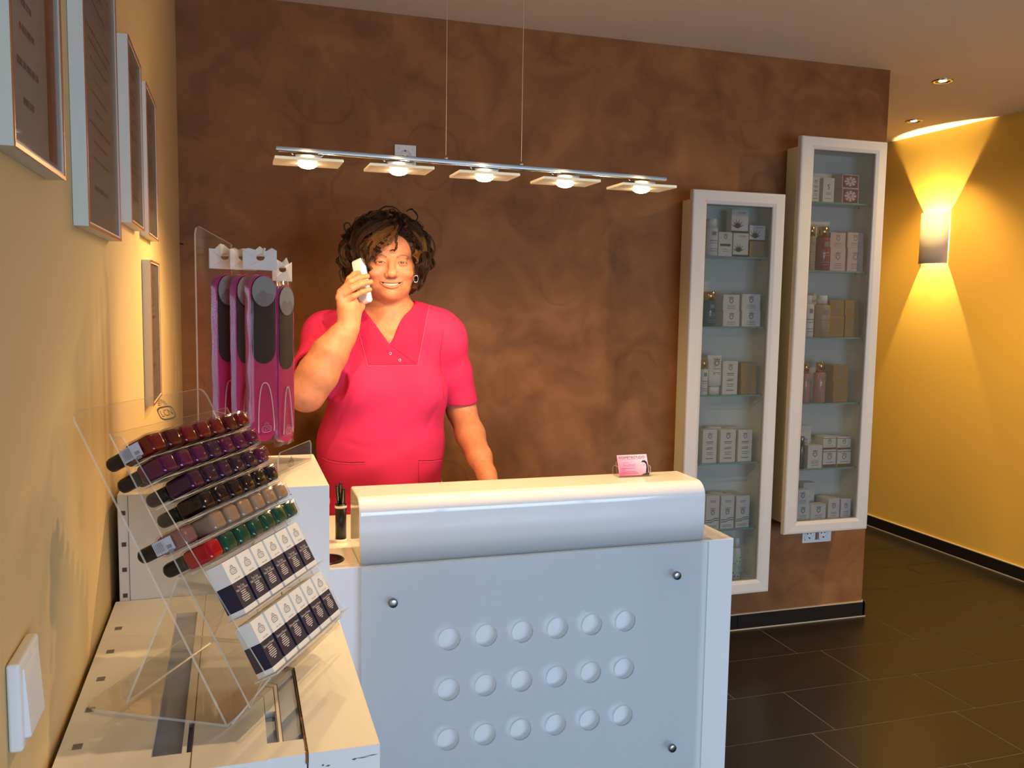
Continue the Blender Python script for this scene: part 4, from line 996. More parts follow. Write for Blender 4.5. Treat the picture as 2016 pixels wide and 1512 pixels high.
b_ = MB(); b_.prism([(0, 0), (LL, 0), (LL, 0.030), (LL-0.006, 0.036), (0.008, 0.036), (0, 0.028)], l0, Ld, Vector((0, 0, 1)), 0.0025, 0, 1); b_.build('front_lip', [M_acr, M_acre], fs_)
a = MB(); emblem(a, zplane(560, 929, PZ)+Ld*0.022+Vector((0, 0, 0.014))+Ld.cross(Vector((0, 0, 1)))*0.0, Ld, (0, 0, 1), 0.021, 0, 0.0030)
a.build('emblem', M_ink, fs_)
b_ = MB(); b_.add([Q0, Q0+Dv*LK, l1, l0, Q0+Vector((0, 0, 0.0025)), Q0+Dv*LK+Vector((0, 0, 0.0025)), l1+Vector((0, 0, 0.0025)), l0+Vector((0, 0, 0.0025))], [(3, 2, 1, 0), (4, 5, 6, 7)], 0)
b_.add([Q0, Q0+Dv*LK, l1, l0, Q0+Vector((0, 0, 0.0025)), Q0+Dv*LK+Vector((0, 0, 0.0025)), l1+Vector((0, 0, 0.0025)), l0+Vector((0, 0, 0.0025))], [(0, 1, 5, 4), (1, 2, 6, 5), (2, 3, 7, 6), (3, 0, 4, 7)], 1)
b_.build('base_sheet', [M_acr, M_acre], fs_)
b3 = at(506, 507, 1.55); b4 = at(548, 530, 1.63)
M_prong = mat('clear_prong', lin(230, 226, 215), 0.2, alpha=0.45)
def prong(hole, nm):
    k_ = (hole-Q0).dot(Dv); root_ = Q0+Dv*min(k_, LK-0.006); root_.z = hole.z+0.004
    b_ = MB(); b_.tube([root_, hole+Vector((0, 0, 0.004))+Nv*0.012, hole+Nv*0.014+Vector((0, 0, 0.016))], 0.0022, 8); b_.build('prong', M_prong, fs_)
prong(b3, 0); prong(b4, 1)

M_film = clear('bag_film', (0.93, 0.86, 0.86), gloss=0.1, rough=0.10, haze=0.02, hazecol=(0.85, 0.55, 0.6), ior=1.3)
M_head = mat('white_film_header', lin(206, 198, 190), 0.5)
M_pink = mat('magenta_file_board', lin(190, 34, 92), 0.45)
M_vio = mat('violet_film_sheen', lin(142, 42, 132), 0.2, coat=0.6, spec=0.8)  # violet reflection of the bag film, painted as board edge colour
M_pad = mat('black_file_pad', lin(17, 17, 14), 0.75)
M_disc = mat('grey_round_pad', lin(124, 122, 118), 0.7)
M_cord = mat('white_cord', lin(220, 190, 190), 0.5)
def file_bag(hole, rz, label, seed):
    "origin at the euro hole; local x to the right, -y towards the viewer"
    rnd = random.Random(seed)
    t = thing('nail_file_bag', label, 'nail file', hole, rz, group='bagged nail files on the acrylic stand')
    a = MB(); w2 = 0.036; n = 14
    # header with torn top and hole
    top = [(-w2, 0.012)]+[(-w2+2*w2*k/6.0, 0.010+rnd.uniform(0.0, 0.013)) for k in range(1, 6)]+[(w2, 0.010+rnd.uniform(0, 0.008))]
    bot = [(-w2, -0.021), (w2, -0.021)]
    for s_, yy in ((1, -0.0085), (-1, -0.0075)):
        outer = [(w2, -0.021)]+list(reversed(top))+[(-w2, -0.021)]
        m_ = len(outer); inner = [(0.011*math.cos(q), 0.0055*math.sin(q)) for q in [(-0.7+2*math.pi*k/m_) for k in range(m_)]]
        vs = [(x, yy+0.0015*math.sin(x*160+seed), z) for x, z in outer+inner]
        a.add(vs, [(k, (k+1) % m_, m_+(k+1) % m_, m_+k) for k in range(m_)], 0, False)
    a.build('bag_header', M_head, t, False)
    # film pouch
    a = MB(); W_ = 12; H_ = 26; zb = -0.316
    for side_, yo in ((1, 0), (-1, 1)):
        vs = []
        for r_ in range(H_+1):
            f = r_/H_; z_ = -0.0205+(zb+0.0205)*f
            fat = math.sin(math.pi*min(1, f*5)/2)*math.sin(math.pi*min(1, (1-f)*7)/2)
            for c_ in range(W_+1):
                u = -1+2*c_/W_; x = u*(w2-0.0015*fat+0.001*math.sin(r_*0.9+seed)); bulge = fat*(1-abs(u)**4)*0.0105
                cr = 0.0022*math.sin(u*9+r_*1.7+seed)*math.sin(r_*0.8)*(0.25+1.5*max(0, 0.25-f))
                vs.append((x, -0.008+(-bulge if side_ > 0 else bulge)+cr*(1 if abs(u) < 1 else 0), z_+0.001*math.sin(c_*1.3)*(r_ == H_)))
        fs = [(r_*(W_+1)+c_, r_*(W_+1)+c_+1, (r_+1)*(W_+1)+c_+1, (r_+1)*(W_+1)+c_) for r_ in range(H_) for c_ in range(W_)]
        a.add(vs, fs, 0, True)
    a.build('bag_film', M_film, t, False)
    # file board with pads
    def stadium(w, z0, z1, y, th, m_, a, medge=None):
        n = 14; pts = [(w*math.cos(math.pi*k/n), z1-w+w*math.sin(math.pi*k/n)) for k in range(n+1)]+[(-w*math.cos(math.pi*k/n), z0+w-w*math.sin(math.pi*k/n)) for k in range(n+1)]
        a.prism([(p, q) for p, q in pts], (0, y, 0), (1, 0, 0), (0, 0, 1), th, m_, medge, True)
    a = MB(); stadium(0.0282, -0.310, -0.028, -0.0140, -0.0120, 0, a, 1)
    a.build('file_board', [M_pink, M_vio], t, False)
    a = MB(); stadium(0.0258, -0.178, -0.030, -0.0152, -0.0014, 0, a); tag(a.build('abrasive_pad', M_pad, t, False), 'black abrasive pad')
    a = MB(); a.M = Matrix.Translation((0, -0.0154, -0.0562)) @ Matrix.Rotation(math.radians(90), 4, 'X'); a.lathe([(0.0001, 0.0012), (0.0255, 0.0012), (0.0255, 0)], n=40, smooth=False); tag(a.build('round_pad', M_disc, t, False), 'grey round pad')
    a = MB(); pts = []
    for k in range(22):
        q = math.pi*k/21; pts.append((0.001+0.017*math.cos(q)+0.002*math.sin(q*2+seed), -0.0162, -0.232+0.022*math.sin(q)-0.062*abs(math.cos(q))**3*1.0))
    a.tube(pts, 0.0011, 6); a.build('hanging_cord', M_cord, t, False)
    a = MB(); emblem(a, (0.002, -0.0166, -0.286), (1, 0, 0), (0, 0, 1), 0.022, 0, 0.0004); a.build('emblem', mat('pale_emblem', lin(206, 120, 156), 0.6), t, False)
    return t
rzb = math.radians(28)
file_bag(b3-Nv*0.066+Vector((0, 0, 0.001)), math.radians(50), 'bagged pink nail file hanging furthest left', 1)
file_bag(b3-Nv*0.033, math.radians(52), 'bagged pink nail file hanging between the left one and the broad front one', 4)
file_bag(b3.copy(), math.radians(40), 'bagged pink nail file in front, facing forward most fully', 7)
file_bag(b4.copy(), math.radians(58), 'bagged pink nail file hanging furthest right and slightly lower', 9)
# ------------------------------------------------------------------ smooth body surfaces from blended volumes
class Field:
    def __init__(s, xs, ys, zs):
        s.x = np.asarray(xs, np.float32); s.y = np.asarray(ys, np.float32); s.z = np.asarray(zs, np.float32)
        s.D = np.full((len(xs), len(ys), len(zs)), 0.5, np.float32)
    def _sl(s, lo, hi):
        r = []
        for a, l, h in zip((s.x, s.y, s.z), lo, hi):
            i0 = max(0, int(np.searchsorted(a, l))-1); i1 = min(len(a), int(np.searchsorted(a, h))+1); r.append(slice(i0, i1))
        return tuple(r)
    def put(s, lo, hi, fn, k=0.01, op='u', pad=0.03):
        m = pad+k; sl = s._sl([a-m for a in lo], [a+m for a in hi])
        X_ = s.x[sl[0]][:, None, None]; Y_ = s.y[sl[1]][None, :, None]; Z_ = s.z[sl[2]][None, None, :]
        if X_.size == 0 or Y_.size == 0 or Z_.size == 0: return
        b = fn(X_, Y_, Z_).astype(np.float32); a = s.D[sl]
        if op == 'u':
            h = np.clip(0.5+0.5*(a-b)/k, 0, 1); s.D[sl] = a*(1-h)+b*h-k*h*(1-h)
        else:
            b = -b; h = np.clip(0.5-0.5*(a-b)/k, 0, 1); s.D[sl] = a*(1-h)+b*h+k*h*(1-h)
    def ell(s, c, r, k=0.02, R=None, op='u'):
        c = np.array(c, float); r = np.array(r, float); rm = float(r.max())
        Ri = np.array(R.transposed()) if R is not None else np.eye(3)
        def fn(X_, Y_, Z_):
            dx, dy, dz = X_-c[0], Y_-c[1], Z_-c[2]
            u = Ri[0, 0]*dx+Ri[0, 1]*dy+Ri[0, 2]*dz; v = Ri[1, 0]*dx+Ri[1, 1]*dy+Ri[1, 2]*dz; w_ = Ri[2, 0]*dx+Ri[2, 1]*dy+Ri[2, 2]*dz
            k0 = np.sqrt((u/r[0])**2+(v/r[1])**2+(w_/r[2])**2); k1 = np.sqrt((u/r[0]**2)**2+(v/r[1]**2)**2+(w_/r[2]**2)**2)
            return k0*(k0-1)/np.maximum(k1, 1e-6)
        e = np.abs(np.array(R) @ np.diag(r)).sum(1) if R is not None else r
        s.put(c-e, c+e, fn, k, op)
    def cap(s, a, b, ra, rb, k=0.015, op='u', flat=1.0):
        a = np.array(a, float); b = np.array(b, float); ab = b-a; L2 = float(ab@ab) or 1e-9; rm = max(ra, rb)
        def fn(X_, Y_, Z_):
            dx, dy, dz = X_-a[0], Y_-a[1], Z_-a[2]
            t = np.clip((dx*ab[0]+dy*ab[1]+dz*ab[2])/L2, 0, 1)
            return np.sqrt((dx-ab[0]*t)**2+(dy-ab[1]*t)**2+(dz-ab[2]*t)**2)-(ra+(rb-ra)*t)
        s.put(np.minimum(a, b)-rm, np.maximum(a, b)+rm, fn, k, op)
    def chain(s, pts, rs, k=0.01):
        for (p, q), (r0, r1) in zip(zip(pts, pts[1:]), zip(rs, rs[1:])): s.cap(p, q, r0, r1, k)
    def mesh(s):
        D = s.D; S = D < 0; nx, ny, nz = D.shape
        cnt = np.zeros((nx-1, ny-1, nz-1), np.uint8)
        for i in (0, 1):
            for j in (0, 1):
                for k in (0, 1): cnt += S[i:nx-1+i, j:ny-1+j, k:nz-1+k]
        act = (cnt > 0) & (cnt < 8); I, J, K = np.nonzero(act); N_ = len(I)
        idm = np.full(act.shape, -1, np.int32); idm[I, J, K] = np.arange(N_)
        acc = np.zeros((N_, 3)); num = np.zeros(N_)
        ax = (s.x, s.y, s.z)
        for d_ in range(3):
            o1, o2 = [q for q in range(3) if q != d_]
            for u in (0, 1):
                for v in (0, 1):
                    off = [0, 0, 0]; off[o1] = u; off[o2] = v
                    A_ = [I+off[0], J+off[1], K+off[2]]; B_ = list(A_); B_[d_] = A_[d_]+1
                    da = D[A_[0], A_[1], A_[2]]; db = D[B_[0], B_[1], B_[2]]; m_ = (da < 0) != (db < 0)
                    t = np.where(m_, da/np.where(m_, da-db, 1), 0)
                    for q in range(3):
                        pa = ax[q][A_[q]]; pb = ax[q][B_[q]]; acc[:, q] += np.where(m_, pa+(pb-pa)*t, 0)
                    num += m_
        V_ = acc/np.maximum(num, 1)[:, None]
        F_ = []
        for d_ in range(3):
            sa = [slice(None)]*3; sb = [slice(None)]*3; sa[d_] = slice(0, -1); sb[d_] = slice(1, None)
            ch = S[tuple(sa)] != S[tuple(sb)]; ins = S[tuple(sa)]
            o1, o2 = [(1, 2), (2, 0), (0, 1)][d_]
            idx = np.array(np.nonzero(ch)); ok = (idx[o1] > 0) & (idx[o2] > 0) & (idx[o1] < D.shape[o1]-1) & (idx[o2] < D.shape[o2]-1)
            idx = idx[:, ok]
            def cell(a1, a2):
                c_ = idx.copy(); c_[o1] -= a1; c_[o2] -= a2; return idm[c_[0], c_[1], c_[2]]
            q_ = np.stack([cell(1, 1), cell(0, 1), cell(0, 0), cell(1, 0)], 1)
            flip = ~ins[idx[0], idx[1], idx[2]]; q_[flip] = q_[flip][:, ::-1]
            F_.append(q_)
        return V_, np.concatenate(F_)

def np_mesh(name, V_, F_, mats, parent, smooth=True):
    iv = np.array(root_inv(parent)); V_ = V_ @ iv[:3, :3].T+iv[:3, 3]
    me = bpy.data.meshes.new(name); me.vertices.add(len(V_)); me.vertices.foreach_set('co', V_.astype(np.float32).ravel())
    me.loops.add(F_.size); me.loops.foreach_set('vertex_index', F_.astype(np.int32).ravel())
    me.polygons.add(len(F_)); me.polygons.foreach_set('loop_start', np.arange(0, F_.size, F_.shape[1], dtype=np.int32)); me.polygons.foreach_set('loop_total', np.full(len(F_), F_.shape[1], dtype=np.int32))
    me.polygons.foreach_set('use_smooth', np.full(len(F_), smooth))
    me.update(calc_edges=True); me.validate()
    for m_ in (mats if isinstance(mats, (list, tuple)) else [mats]): me.materials.append(m_)
    o = bpy.data.objects.new(name, me); COL.objects.link(o); o.parent = parent
    return o
def relax(V_, F_, n=2, lam=0.5):
    nv = len(V_)
    for _ in range(n):
        s_ = np.zeros_like(V_); c_ = np.zeros(nv)
        for a in range(4):
            for b in (1, 3):
                np.add.at(s_, F_[:, a], V_[F_[:, (a+b) % 4]]); np.add.at(c_, F_[:, a], 1)
        V_ = V_*(1-lam)+lam*s_/np.maximum(c_, 1)[:, None]
    return V_
def axis(segs):
    out = [segs[0][0]]
    for a, b, h in segs:
        n = max(1, int(round((b-a)/h))); out += list(a+(b-a)*(np.arange(n)+1)/n)
    return np.array(out)

# ------------------------------------------------------------------ woman on the telephone
person = thing('person', 'smiling woman with curly dark hair in pink tunic holding a white phone to her ear', 'person', (0.42, 2.65, 0))
eye_mid = at(770.5, 516, 2.549)
HR = Matrix.Rotation(math.radians(-4.5), 3, 'Z')
HC = eye_mid - HR @ Vector((0, -0.083, 0.004))
def hd(x, y, z): return HC+HR @ Vector((x, y, z))
def A(px, py, Y_): return at(px, py, Y_)

f = Field(axis([(0.09, 0.275, 0.003), (0.275, 0.53, 0.0014), (0.53, 0.86, 0.003)]), axis([(2.30, 2.455, 0.003), (2.455, 2.60, 0.0014), (2.60, 2.86, 0.0035)]),
          axis([(0.0, 0.80, 0.008), (0.80, 1.36, 0.0035), (1.36, 1.59, 0.0014), (1.59, 1.72, 0.003)]))
Bx = A(752, 900, 2.63).x
# legs and feet
for s_ in (-1, 1):
    lx = Bx+s_*0.090
    f.chain([(lx, 2.66, 0.86), (lx+s_*0.005, 2.65, 0.64), (lx+s_*0.01, 2.65, 0.47), (lx+s_*0.01, 2.67, 0.30), (lx+s_*0.01, 2.68, 0.10)], [0.098, 0.082, 0.060, 0.058, 0.036], 0.03)
    f.ell((lx+s_*0.015, 2.63, 0.052), (0.045, 0.11, 0.038), 0.03)
# torso
TORSO = [(A(750, 985, 2.66), (0.182, 0.142, 0.14)), (A(751, 905, 2.64), (0.172, 0.146, 0.125)), (A(757, 835, 2.65), (0.148, 0.122, 0.13)), (A(766, 712, 2.66), (0.140, 0.098, 0.125)),
         (A(719, 766, 2.585), (0.074, 0.070, 0.068)), (A(815, 766, 2.585), (0.074, 0.070, 0.068)), (A(768, 655, 2.665), (0.125, 0.070, 0.060))]
for c_, r_ in TORSO: f.ell(c_, r_, 0.045)
f.cap(A(768, 618, 2.67), A(680, 652, 2.67), 0.050, 0.045, 0.03); f.cap(A(768, 618, 2.67), A(862, 642, 2.67), 0.050, 0.045, 0.03)
SR, SL = A(645, 662, 2.655), A(876, 668, 2.66)
f.ell(SR, (0.056, 0.055, 0.055), 0.03); f.ell(SL, (0.056, 0.055, 0.058), 0.03)
f.cap(hd(0, 0.020, -0.060), A(768, 630, 2.675), 0.056, 0.066, 0.03)
f.cap(hd(0, 0.010, -0.090), A(768, 640, 2.650), 0.042, 0.050, 0.03)
for s_, pxx in ((-1, 735), (1, 803)): f.cap(A(768, 668, 2.585), A(pxx, 655, 2.60), 0.012, 0.010, 0.02)
# her left arm (picture right) reaching to the desk
EL, WL = A(908, 806, 2.70), A(958, 934, 2.47)
f.chain([SL, A(890, 735, 2.685), EL], [0.054, 0.050, 0.045], 0.03)
f.chain([EL, A(926, 856, 2.625), A(944, 900, 2.53), WL], [0.045, 0.0435, 0.035, 0.027], 0.02)
PL = Vector((WL.x+0.010, 2.395, 0.884))
f.cap(WL, PL, 0.025, 0.022, 0.02); f.ell(PL+Vector((0.004, -0.02, -0.004)), (0.040, 0.045, 0.016), 0.015)
for q, (dx, ln) in enumerate(((-0.030, 0.062), (-0.010, 0.072), (0.012, 0.068), (0.032, 0.054))):
    b_ = PL+Vector((dx, -0.052, -0.006)); c_ = b_+Vector((dx*0.25, -ln*0.5, -0.004)); d_ = b_+Vector((dx*0.4, -ln, -0.019))
    f.chain([b_, c_, d_], [0.0095, 0.009, 0.008], 0.006)
f.chain([PL+Vector((-0.030, -0.005, -0.008)), PL+Vector((-0.055, -0.028, -0.014)), PL+Vector((-0.068, -0.052, -0.024))], [0.012, 0.0105, 0.009], 0.008)
# her right arm (picture left) bent up to the ear
ER = A(603, 773, 2.495)
f.chain([SR, A(630, 722, 2.59), ER], [0.054, 0.053, 0.050], 0.03)
WR = A(686, 645, 2.500)
f.chain([ER, A(626, 736, 2.490), A(650, 695, 2.490), A(672, 664, 2.495), WR], [0.051, 0.0545, 0.0480, 0.0365, 0.0290], 0.02)
hy = 2.500
rot_p = Matrix.Rotation(math.radians(10), 3, 'Y')
f.ell(A(685, 607, hy+0.004), (0.0300, 0.0165, 0.044), 0.015, rot_p)
f.cap(WR, A(684, 612, hy), 0.026, 0.022, 0.015)
f.cap(A(698, 632, hy+0.008), A(702, 604, hy+0.016), 0.017, 0.013, 0.012)
fing = [([(681, 566, .006), (688, 549, -.004), (697, 540, .010), (706, 537, .026)], 0.0088), ([(671, 575, -.002), (690, 555, -.016), (706, 547, -.016), (723, 544, -.004)], 0.0092),
        ([(668, 586, -.004), (693, 568, -.018), (711, 559, -.018), (730, 555, -.006)], 0.0090), ([(671, 598, -.002), (697, 583, -.014), (713, 575, -.014), (728, 570, -.004)], 0.0082)]
for pts, r_ in fing:
    P_l = [A(x, y, hy+dy) for x, y, dy in pts]
    f.cap(A(685, 612, hy), P_l[0], 0.012, r_*1.15, 0.010)
    f.chain(P_l, [r_*1.12, r_*1.0, r_*0.92, r_*0.82], 0.0035)
f.chain([A(700, 622, hy+0.010), A(710, 604, hy+0.030), A(716, 590, hy+0.040)], [0.013, 0.0105, 0.009], 0.008)
# head
E3 = lambda c_, r_, k, op='u': f.ell(hd(*c_), r_, k, HR, op)
E3((0, 0.012, 0.038), (0.078, 0.094, 0.085), 0.02)
E3((0, -0.022, -0.018), (0.068, 0.064, 0.085), 0.02)
E3((0, -0.038, 0.045), (0.060, 0.046, 0.046), 0.02)
for s_ in (-1, 1):
    E3((s_*0.043, -0.040, -0.022), (0.031, 0.032, 0.030), 0.02)
    E3((s_*0.040, -0.066, -0.027), (0.025, 0.021, 0.019), 0.010)
    E3((s_*0.029, -0.026, -0.062), (0.033, 0.044, 0.032), 0.02)
    E3((s_*0.078, 0.012, -0.008), (0.009, 0.018, 0.030), 0.006)
E3((0, -0.064, -0.086), (0.024, 0.021, 0.018), 0.014)
E3((0, -0.066, -0.056), (0.033, 0.022, 0.022), 0.016)
E3((0, -0.028, -0.094), (0.030, 0.036, 0.014), 0.02)
for s_ in (-1, 1):
    E3((s_*0.0300, -0.0785, 0.0205), (0.020, 0.0085, 0.006), 0.012)
    E3((s_*0.0315, -0.096, 0.0045), (0.0155, 0.0105, 0.0085), 0.010, 's')
f.cap(hd(0, -0.084, 0.010), hd(0, -0.104, -0.026), 0.0085, 0.0115, 0.010)
E3((0, -0.1065, -0.0300), (0.0140, 0.0115, 0.0110), 0.006)
for s_ in (-1, 1):
    E3((s_*0.0160, -0.0960, -0.0335), (0.0078, 0.0100, 0.0078), 0.005)
    E3((s_*0.0080, -0.1020, -0.0430), (0.0032, 0.0045, 0.0030), 0.002, 's')
    E3((s_*0.0315, -0.0755, 0.0030), (0.0150, 0.0138, 0.0120), 0.004)
    E3((s_*0.0315, -0.0905, 0.0030), (0.0128, 0.0100, 0.0025), 0.0015, 's')
    f.chain([hd(s_*0.0175, -0.0955, -0.0350), hd(s_*0.0290, -0.0890, -0.0430), hd(s_*0.0375, -0.0785, -0.0560)], [0.0001]*3, 0.001) if False else None
    f.cap(hd(s_*0.0215, -0.0985, -0.0350), hd(s_*0.0345, -0.0880, -0.0470), 0.0042, 0.0044, 0.006, 's')
    f.cap(hd(s_*0.0315, -0.0820, -0.0535), hd(s_*0.0365, -0.0780, -0.0500), 0.0030, 0.0024, 0.003, 's')
    f.cap(hd(s_*0.0345, -0.0880, -0.0470), hd(s_*0.0400, -0.0770, -0.0640), 0.0040, 0.0026, 0.006, 's')
mz = lambda x: -0.0600+7.5*x*x
mh_ = lambda x: 0.0040*max(0.0, 1-(x/0.0320)**2)
my = lambda x: -0.0885+9.0*x*x
xsm = [-0.032+0.064*k/12 for k in range(13)]
up_l = [hd(x, my(x)-0.0005, mz(x)+mh_(x)+0.0018*(1-(x/0.0345)**2)) for x in xsm]
lo_l = [hd(x, my(x)-0.0005, mz(x)-mh_(x)-0.0034*(1-(x/0.0345)**2)) for x in xsm]
f.chain(up_l, [0.0010+0.0012*(1-(x/0.0335)**2) for x in xsm], 0.004)
f.chain(lo_l, [0.0010+0.0026*(1-(x/0.0335)**2) for x in xsm], 0.004)
HRi = np.array(HR.transposed()); HCn = np.array(HC)
def loc(V_): return (V_-HCn) @ HRi.T
def mouth_fn(X_, Y_, Z_):
    dx, dy, dz = X_-HCn[0], Y_-HCn[1], Z_-HCn[2]
    u = HRi[0, 0]*dx+HRi[0, 1]*dy; v = HRi[1, 0]*dx+HRi[1, 1]*dy; z_ = dz
    h = 0.0040*np.maximum(0, 1-(u/0.032)**2)
    return np.maximum(np.maximum(np.abs(z_-(-0.0600+7.5*u*u))-h, np.abs(u)-0.0315), np.maximum(v-(-0.074), -0.125-v)+0*z_)
f.put(np.array(hd(0, -0.10, -0.06))-0.03, np.array(hd(0, -0.10, -0.06))+0.03, mouth_fn, 0.0012, 's')
Vb, Fb = f.mesh(); Vb = relax(Vb, Fb, 1, 0.5)
# natural colouring: lips, brows, cheeks
L_ = loc(Vb); Cn = np.tile(np.array(lin(188, 126, 96)[:3]), (len(Vb), 1))
def blend(mask, col):
    global Cn
    mask = np.clip(mask, 0, 1)[:, None]; Cn = Cn*(1-mask)+np.array(lin(*col)[:3])*mask
u, v, z_ = L_[:, 0], L_[:, 1], L_[:, 2]
face = (v < -0.03)
for s_ in (-1, 1): blend(0.55*np.exp(-(((u-s_*0.042)/0.020)**2+((z_+0.028)/0.017)**2))*face, (214, 112, 98))
blend(0.35*np.exp(-((u/0.012)**2+((z_+0.032)/0.010)**2))*face, (218, 120, 102))
zc = -0.060+7.5*u*u; hh = 0.0040*np.maximum(0, 1-(u/0.032)**2); dd = np.abs(z_-zc)-hh
blend(0.85*(1-np.clip((dd-0.0034)/0.0016, 0, 1))*(np.abs(u) < 0.0335)*(v < -0.074), (196, 104, 92))
blend((dd < 0.0006)*(v > -0.0835)*(v < -0.06)*(np.abs(u) < 0.033)*1.0, (96, 30, 28))
for s_ in (-1, 1):
    uu = (u*s_-0.0315)
    bz_ = 0.0235-((u*s_-0.034)/0.020)**2*0.006
    blend(0.8*np.exp(-((z_-bz_)/0.0034)**2)*((u*s_ > 0.014) & (u*s_ < 0.050))*face, (84, 50, 32))
    blend(0.9*np.exp(-((z_-0.0056-(-0.0035*(uu/0.013)**2))/0.0017)**2)*(np.abs(uu) < 0.0155)*(v < -0.07), (48, 26, 20))
    blend(0.45*np.exp(-((z_-0.0008)/0.0010)**2)*(np.abs(uu) < 0.012)*(v < -0.07), (110, 60, 46))
knuck = [A(x, y, hy) for x, y in ((671, 577), (668, 588), (672, 599), (682, 566), (692, 555), (695, 568), (698, 583))]
for p in knuck: blend(0.25*np.exp(-((Vb-np.array(p))**2).sum(1)/0.012**2), (222, 130, 108))
for p in [A(723, 544, hy), A(730, 555, hy), A(728, 570, hy)]: blend(0.35*np.exp(-((Vb-np.array(p))**2).sum(1)/0.010**2), (230, 150, 128))
M_skin = mat('skin', lin(188, 126, 96), 0.5, sss=0.12, spec=0.4)
nt, N, L, b = nodes(M_skin); at_ = N.new('ShaderNodeAttribute'); at_.attribute_name = 'skin_tone'
nz = N.new('ShaderNodeTexNoise'); nz.inputs['Scale'].default_value = 55; nz.inputs['Detail'].default_value = 5; tc = N.new('ShaderNodeTexCoord'); L.new(tc.outputs['Object'], nz.inputs['Vector'])
rp = N.new('ShaderNodeValToRGB'); rp.color_ramp.elements[0].position = 0.35; rp.color_ramp.elements[0].color = (0.90, 0.84, 0.80, 1); rp.color_ramp.elements[1].position = 0.6; rp.color_ramp.elements[1].color = (1, 1, 1, 1); L.new(nz.outputs['Fac'], rp.inputs[0])
mu = N.new('ShaderNodeMix'); mu.data_type = 'RGBA'; mu.blend_type = 'MULTIPLY'; mu.inputs[0].default_value = 1.0
L.new(at_.outputs['Color'], mu.inputs[6]); L.new(rp.outputs[0], mu.inputs[7]); L.new(mu.outputs[2], b.inputs['Base Color'])
body = np_mesh('body', Vb, Fb, M_skin, person)
ca = body.data.color_attributes.new('skin_tone', 'FLOAT_COLOR', 'POINT'); ca.data.foreach_set('color', np.concatenate([Cn, np.ones((len(Cn), 1))], 1).astype(np.float32).ravel())
# eyes, teeth, earring
M_eye = mat('eye_white', lin(226, 214, 204), 0.15); M_iris = mat('brown_iris', lin(62, 42, 30), 0.1)
for s_ in (-1, 1):
    a = MB(); a.M = Matrix.Translation(hd(s_*0.0315, -0.0745, 0.0030)) @ HR.to_4x4() @ Matrix.Rotation(math.radians(90), 4, 'X')
    R0 = 0.0120; pr = [(R0*math.sin(q), R0*math.cos(q)) for q in [0.001, 0.2, 0.40, 0.55, 0.75, 1.1, 1.6, 2.2, 3.1]]
    a.lathe(pr[:4], n=28, m=1); a.lathe(pr[3:], n=28, m=0); a.build('eye', [M_eye, M_iris], person)
a = MB(); vs = []
for x in [-0.0215+0.0430*k/20 for k in range(21)]:
    for zz in (0.0050, 0.0015, -0.0032): vs.append(hd(x, my(x)+0.0050+0.0003*math.cos(x*900), mz(x)+zz*max(0.25, 1-(x/0.032)**2)))
a.add(vs, [(i*3+j, (i+1)*3+j, (i+1)*3+j+1, i*3+j+1) for i in range(20) for j in (0, 1)], 0, True)
for k in range(0):
    x = 0.0038+0.0058*(k-0.5) if k else 0.0; x = 0.0060*k
    p = hd(x, my(x)+0.0045, mz(x)+0.0045*max(0.3, 1-(x/0.032)**2)); q = hd(x, my(x)+0.0045, mz(x)-0.0028); a.tube([p, q], 0.00022, 4, 1)
a.build('teeth', [mat('teeth', lin(206, 192, 168), 0.35), mat('tooth_gap', lin(150, 120, 100), 0.5)], person)
a = MB(); c_ = at(819, 549, 2.545); a.tube([c_+Vector((0.0065*math.sin(q), -0.002*math.cos(q), 0.0100*math.cos(q))) for q in [2*math.pi*k/24 for k in range(25)]], 0.0014, 8); a.build('earring', M_chrome, person)
# telephone, held: a thing of its own
pa, pb = A(706, 515, 2.560), A(720, 590, 2.530); ax_ = (pa-pb).normalized()
nf = Vector((0.80, 0.60, 0)); nf = (nf-ax_*nf.dot(ax_)).normalized(); sd = ax_.cross(nf)
phone = thing('telephone', 'white cordless telephone held to her ear by the woman', 'telephone', pb)
PM = Matrix((sd, nf, ax_)).transposed().to_4x4(); PM.translation = (pa+pb)/2
a = MB(); a.M = PM; Lp = (pa-pb).length; a.rbox(-0.021, 0.021, -0.012, 0.008, -Lp/2-0.012, Lp/2+0.006, 0.0075, 0, 4); a.build('handset_shell', mat('phone_white', lin(232, 236, 240), 0.25, coat=0.4), phone)
a = MB(); a.M = PM; a.rbox(-0.0185, 0.0185, 0.006, 0.0105, -Lp/2-0.006, Lp/2, 0.002, 0, 2); a.build('keypad_face', mat('phone_blue_grey', lin(70, 84, 110), 0.3), phone)

# ---- pink tunic
M_pinkf = noise_bump(mat('pink_jersey', lin(196, 42, 90), 0.8, spec=0.25), 1400, 0.2, 0.0004, 2)
M_pinkd = noise_bump(mat('pink_facing', lin(182, 30, 76), 0.8, spec=0.25), 1400, 0.2, 0.0004, 2)
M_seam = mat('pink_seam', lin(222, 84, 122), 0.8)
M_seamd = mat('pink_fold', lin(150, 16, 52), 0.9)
g_ = Field(axis([(0.08, 0.84, 0.0038)]), axis([(2.42, 2.86, 0.0038)]), axis([(0.70, 1.56, 0.0038)]))
for c_, r_ in TORSO: g_.ell(c_, [q+0.013 for q in r_], 0.05)
g_.ell(A(750, 985, 2.66)-Vector((0, 0, 0.10)), (0.205, 0.160, 0.16), 0.05)
g_.cap(A(768, 618, 2.67), A(680, 652, 2.67), 0.061, 0.057, 0.03); g_.cap(A(768, 618, 2.67), A(862, 642, 2.67), 0.061, 0.057, 0.03)
g_.ell(SR, (0.070, 0.068, 0.070), 0.03); g_.ell(SL, (0.062, 0.064, 0.066), 0.03)
